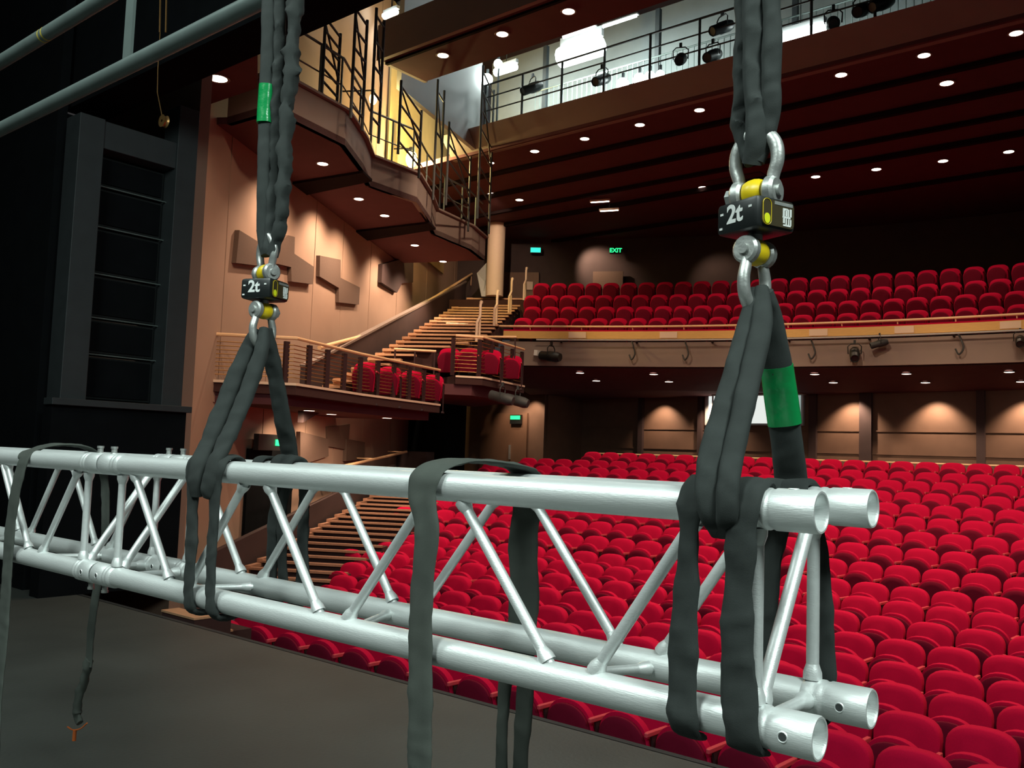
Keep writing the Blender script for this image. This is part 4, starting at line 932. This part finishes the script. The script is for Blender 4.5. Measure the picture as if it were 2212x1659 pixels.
struct('wall_aisle_end', MB().box((at_y(895, 1050, 18.3).x, 18.3, .3), (1.2, .3, 2.6)), MT['wall_dk'])
p = at_z(592, 955, 2.1); p = at_plane(592, 956, WA, WBc, WC+.25); t = empty('exit_sign', p, atan2(wdir.y, wdir.x)); tag(t, 'dim green exit sign over the black doorway behind the left sling fork', 'exit sign', 'lit exit signs')
MB().box((-.18, .05, 0), (1.0, .10, .30)).build('housing', MT['black_pl'], t); MB().box((.16, .0, 0), (.20, .03, .12)).build('lit_panel', MT['exit'], t)
da, db = at_plane(532, 985, WA, WBc, WC+.02), at_plane(630, 985, WA, WBc, WC+.02)
struct('door_4', MB().prism([Vector((da.x, da.y, -1.2)), Vector((db.x, db.y, -1.2)), Vector((db.x, db.y, 1.55)), Vector((da.x, da.y, 1.55))], wnrm*.05), MT['black'])
# wooden steps from the stalls up to the stage
p = at_z(425, 1322, -.14); q = at_z(462, 1350, -.34)
stp = struct('floor_stage_steps', MB().box((p.x, p.y, -.70), (.62, .42, 1.10)).box((q.x+.05, q.y+.02, -.80), (.62, .42, .90)), MT['carpet'])
MB().box((p.x, p.y-.12, -.145), (.63, .20, .02)).box((q.x+.05, q.y-.10, -.345), (.63, .20, .02)).build('nosing', MT['tread'], stp)

# ------------------------------------------------------------------ stalls floor and seats
RK = [-.36, -.36, -.36, -.36, -.30, -.22, -.14, -.06, .13, .33, .53, .73, .92, 1.12, 1.33, 1.52, 1.75]   # top of the seat backs, row by row
Y0R, RP, CV = 6.7, .95, .010
def yrow(k, x): return Y0R+RP*k-CV*min(0, x+5)**2
XE = [-9.9, -10.1, -10.6, -11.3, -12.2, -13.1, -13.8, -14.4, -14.9, -15.3, -15.7, -16.0, -16.3, -16.6, -16.8, -16.2, -15.0]
struct('floor_stalls', MB().box((-6, 5.4, -1.34), (20, 2.6, .2)), MT['carpet'])
for k in range(17):
    xs = [XE[k]-.6+i*(7-XE[k])/24 for i in range(25)]; zf = RK[k]-.88; w = RP if k < 16 else 4.4
    struct('floor_stalls_tier', MB().sweep([(x, yrow(k, x)-.52, zf) for x in xs], [(0, 0), (w, 0), (w, -.45), (0, -.45)]), MT['carpet'])

def arch(hw0, z0, hw1, z1, ztop, sq=.75, n=14):
    P = [(-hw0, z0), (hw0, z0), (hw1, z1)]
    P += [(hw1*math.copysign(abs(cos(pi*i/n))**sq, cos(pi*i/n)), z1+(ztop-z1)*sin(pi*i/n)**(sq+.1)) for i in range(1, n)]
    return P+[(-hw1, z1)]
def tilted(poly, y0, y1, lean, zpiv):
    f = lambda x, y, z: (x, y+(z-zpiv)*lean, z)
    return [f(x, y0, z) for x, z in poly], Vector((0, y1-y0, 0))
def pad(mb, poly, y, th, lean, zp, edge=.03, dome=.02):         # soft upholstered pad: rounded rim, slightly domed faces
    cx = 0; cz = sum(p[1] for p in poly)/len(poly); rings = []
    for (ins, dy) in ((.55, -th/2-dome), (.9, -th/2-dome*.3), (1-edge*.6, -th/2+.006), (1.0, -th/2+.026), (1.0, th/2-.026), (1-edge*.6, th/2-.006), (.9, th/2+dome*.3), (.55, th/2+dome)):
        rings.append([(cx+(x-cx)*ins, y+dy+((cz+(z-cz)*ins)-zp)*lean, cz+(z-cz)*ins) for x, z in poly])
    n = len(poly); vs = [v for r in rings for v in r]
    fs = [(i*n+q, i*n+(q+1) % n, (i+1)*n+(q+1) % n, (i+1)*n+q) for i in range(len(rings)-1) for q in range(n)]
    fs += [tuple(range(n-1, -1, -1)), tuple((len(rings)-1)*n+q for q in range(n))]
    return mb.add(vs, fs)
BACK = arch(.235, .34, .256, .72, .895, .70); PAN = arch(.205, .27, .240, .56, .785, .9)
def seat_meshes():
    b = pad(MB(), BACK, .06, .11, .16, .34); p = pad(MB(), PAN, -.140, .085, -.16, .3, .03, .004)
    u = pad(MB(), [(x*.93, z*.935+.018) for x, z in PAN], -.195, .05, -.16, .3, .03, .012)
    a = MB(); a.prism([(.252, .02, .645), (.288, .02, .645), (.290, -.28, .655), (.284, -.32, .652), (.256, -.32, .652), (.250, -.28, .655)], (0, 0, .035))
    s = MB(); s.prism([(.262, .06, 0), (.262, -.05, 0), (.262, -.24, .645), (.262, .05, .645)], (.018, 0, 0)); s.box((.27, -.02, .02), (.05, .26, .04))
    return b, p, u, a, s
def make_seat():
    root = empty('theatre_seat'); b, p, u, a, s = seat_meshes()
    b.build('backrest', MT['seat_red'], root, True)
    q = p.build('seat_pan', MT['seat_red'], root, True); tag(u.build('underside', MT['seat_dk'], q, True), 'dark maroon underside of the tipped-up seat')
    a.build('armrest', MT['seat_arm'], root, False, .006); s.build('standard', MT['seat_leg'], root)
    return root
places = []
for k in range(17):
    x = XE[k]+.27+(.0 if k % 2 else .12); n = 0
    while x < 4:
        sl = -2*CV*min(0, x+5); y = yrow(k, x)
        p = Vector((x, y, RK[k]-.88)); px, py, dz = project(p+Vector((0, 0, .6)))
        if px > 2420: break
        n += 1
        if px > -40 and py < 1790: places.append((dz, p, atan2(sl, 1), 'stalls', k, n))
        x += .54/sqrt(1+sl*sl)
for k in range(4):
    X = BX0+.35+.12*(k % 2); n = 0; off = .80+.85*k
    while X < 6:
        p = bpt(X, off, rowz[k]); s = .045*(X+3.5); px, py, dz = project(p+Vector((0, 0, .6)))
        if px > 2420: break
        n += 1; places.append((dz, p, atan2(-s, 1), 'balcony', k, n))
        X += .56/sqrt(1+s*s)*(1/(1+off*.03))
proto = make_seat(); proto_used = False
def put_seat(p, rz, label, group):
    global proto_used
    o = copy_tree(proto) if proto_used else proto; proto_used = True
    o.location = p; o.rotation_euler = (0, 0, rz); tag(o, label, 'seat', group); return o
# seats in the side boxes come first: they are counted among the individual ones
box_seats = [((787, 842), 2.5, 'lower'), ((838, 843), 2.5, 'lower'), ((887, 843), 2.5, 'lower'), ((932, 838), 2.5, 'lower'), ((968, 808), 3.25, 'upper'), ((1012, 806), 3.25, 'upper'), ((1058, 806), 3.25, 'upper'), ((1104, 806), 3.25, 'upper')]
cnt = {'lower': 0, 'upper': 0}
for (px, py), z, w in box_seats:
    p = at_z(px, 850+(px-780)*.135 if w == 'lower' else 811+max(0, px-1042)*.211, z+(.20 if w == 'lower' else .17)); d = Vector((p.x, p.y, 0)).normalized(); p = Vector((p.x, p.y, z))+d*.55
    cnt[w] += 1
    put_seat(p, radians(40 if w == 'lower' else 34), 'red tip-up seat behind the wires of the %s side box, %s from the left' % (w, ord_[cnt[w]-1]), 'seats in the side boxes')
p = bpt(-17.6, 1.3, 4.9); 
places.sort(key=lambda q: (project(q[1]+Vector((0, 0, .6)))[0] > 2235, q[0]))
lim = 290
for dz, p, rz, where, k, n in places[:lim]:
    if where == 'stalls': put_seat(p, rz, 'red tip-up theatre seat in the %s row from the stage, %s in from the steps' % (ord_[k] if k else 'front', ord_[n-1]), 'red seats in the stalls')
    else: put_seat(p, rz, 'red tip-up balcony seat in the %s row from the rail, %s from the stair' % (ord_[k], ord_[n-1]), 'red seats in the balcony')
b, q, u, a, s = seat_meshes()
rest = MB(); rest_d = MB()
for dz, p, rz, where, k, n in places[lim:]:
    R = Matrix.Rotation(rz, 3, 'Z')
    for m_, tgt in ((b, rest), (q, rest), (a, rest), (u, rest_d), (s, rest_d)): tgt.add([p+R@Vector(v) for v in m_.v], m_.f)
if rest.v:
    o = rest.build('far_seats', MT['seat_red'], None, True); tag(o, 'rows of far red seats in the balcony and back of the stalls', 'seats', None, 'stuff')
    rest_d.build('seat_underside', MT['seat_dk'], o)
print('SEATS', len(places), 'balcony', sum(1 for q in places if q[3] == 'balcony'), 'objects', len(bpy.data.objects))
# low rail behind the last stalls row
t = empty('back_rail', (-8, 22.75, 0)); tag(t, 'thin pale rail behind the last row of the stalls', 'rail')
zz = at_y(1700, 992, 22.75).z
MB().tube([(-7.6, 0, zz-.35), (-7.6, 0, zz), (13, 0, zz)], .022, 8).build('rail', MT['handrail'], t, True)
for i in range(10): MB().tube([(-7.5+i*2.1, 0, zz), (-7.5+i*2.1, 0, RK[16]-.88)], .02, 6).build('post', MT['seat_leg'], t, True)
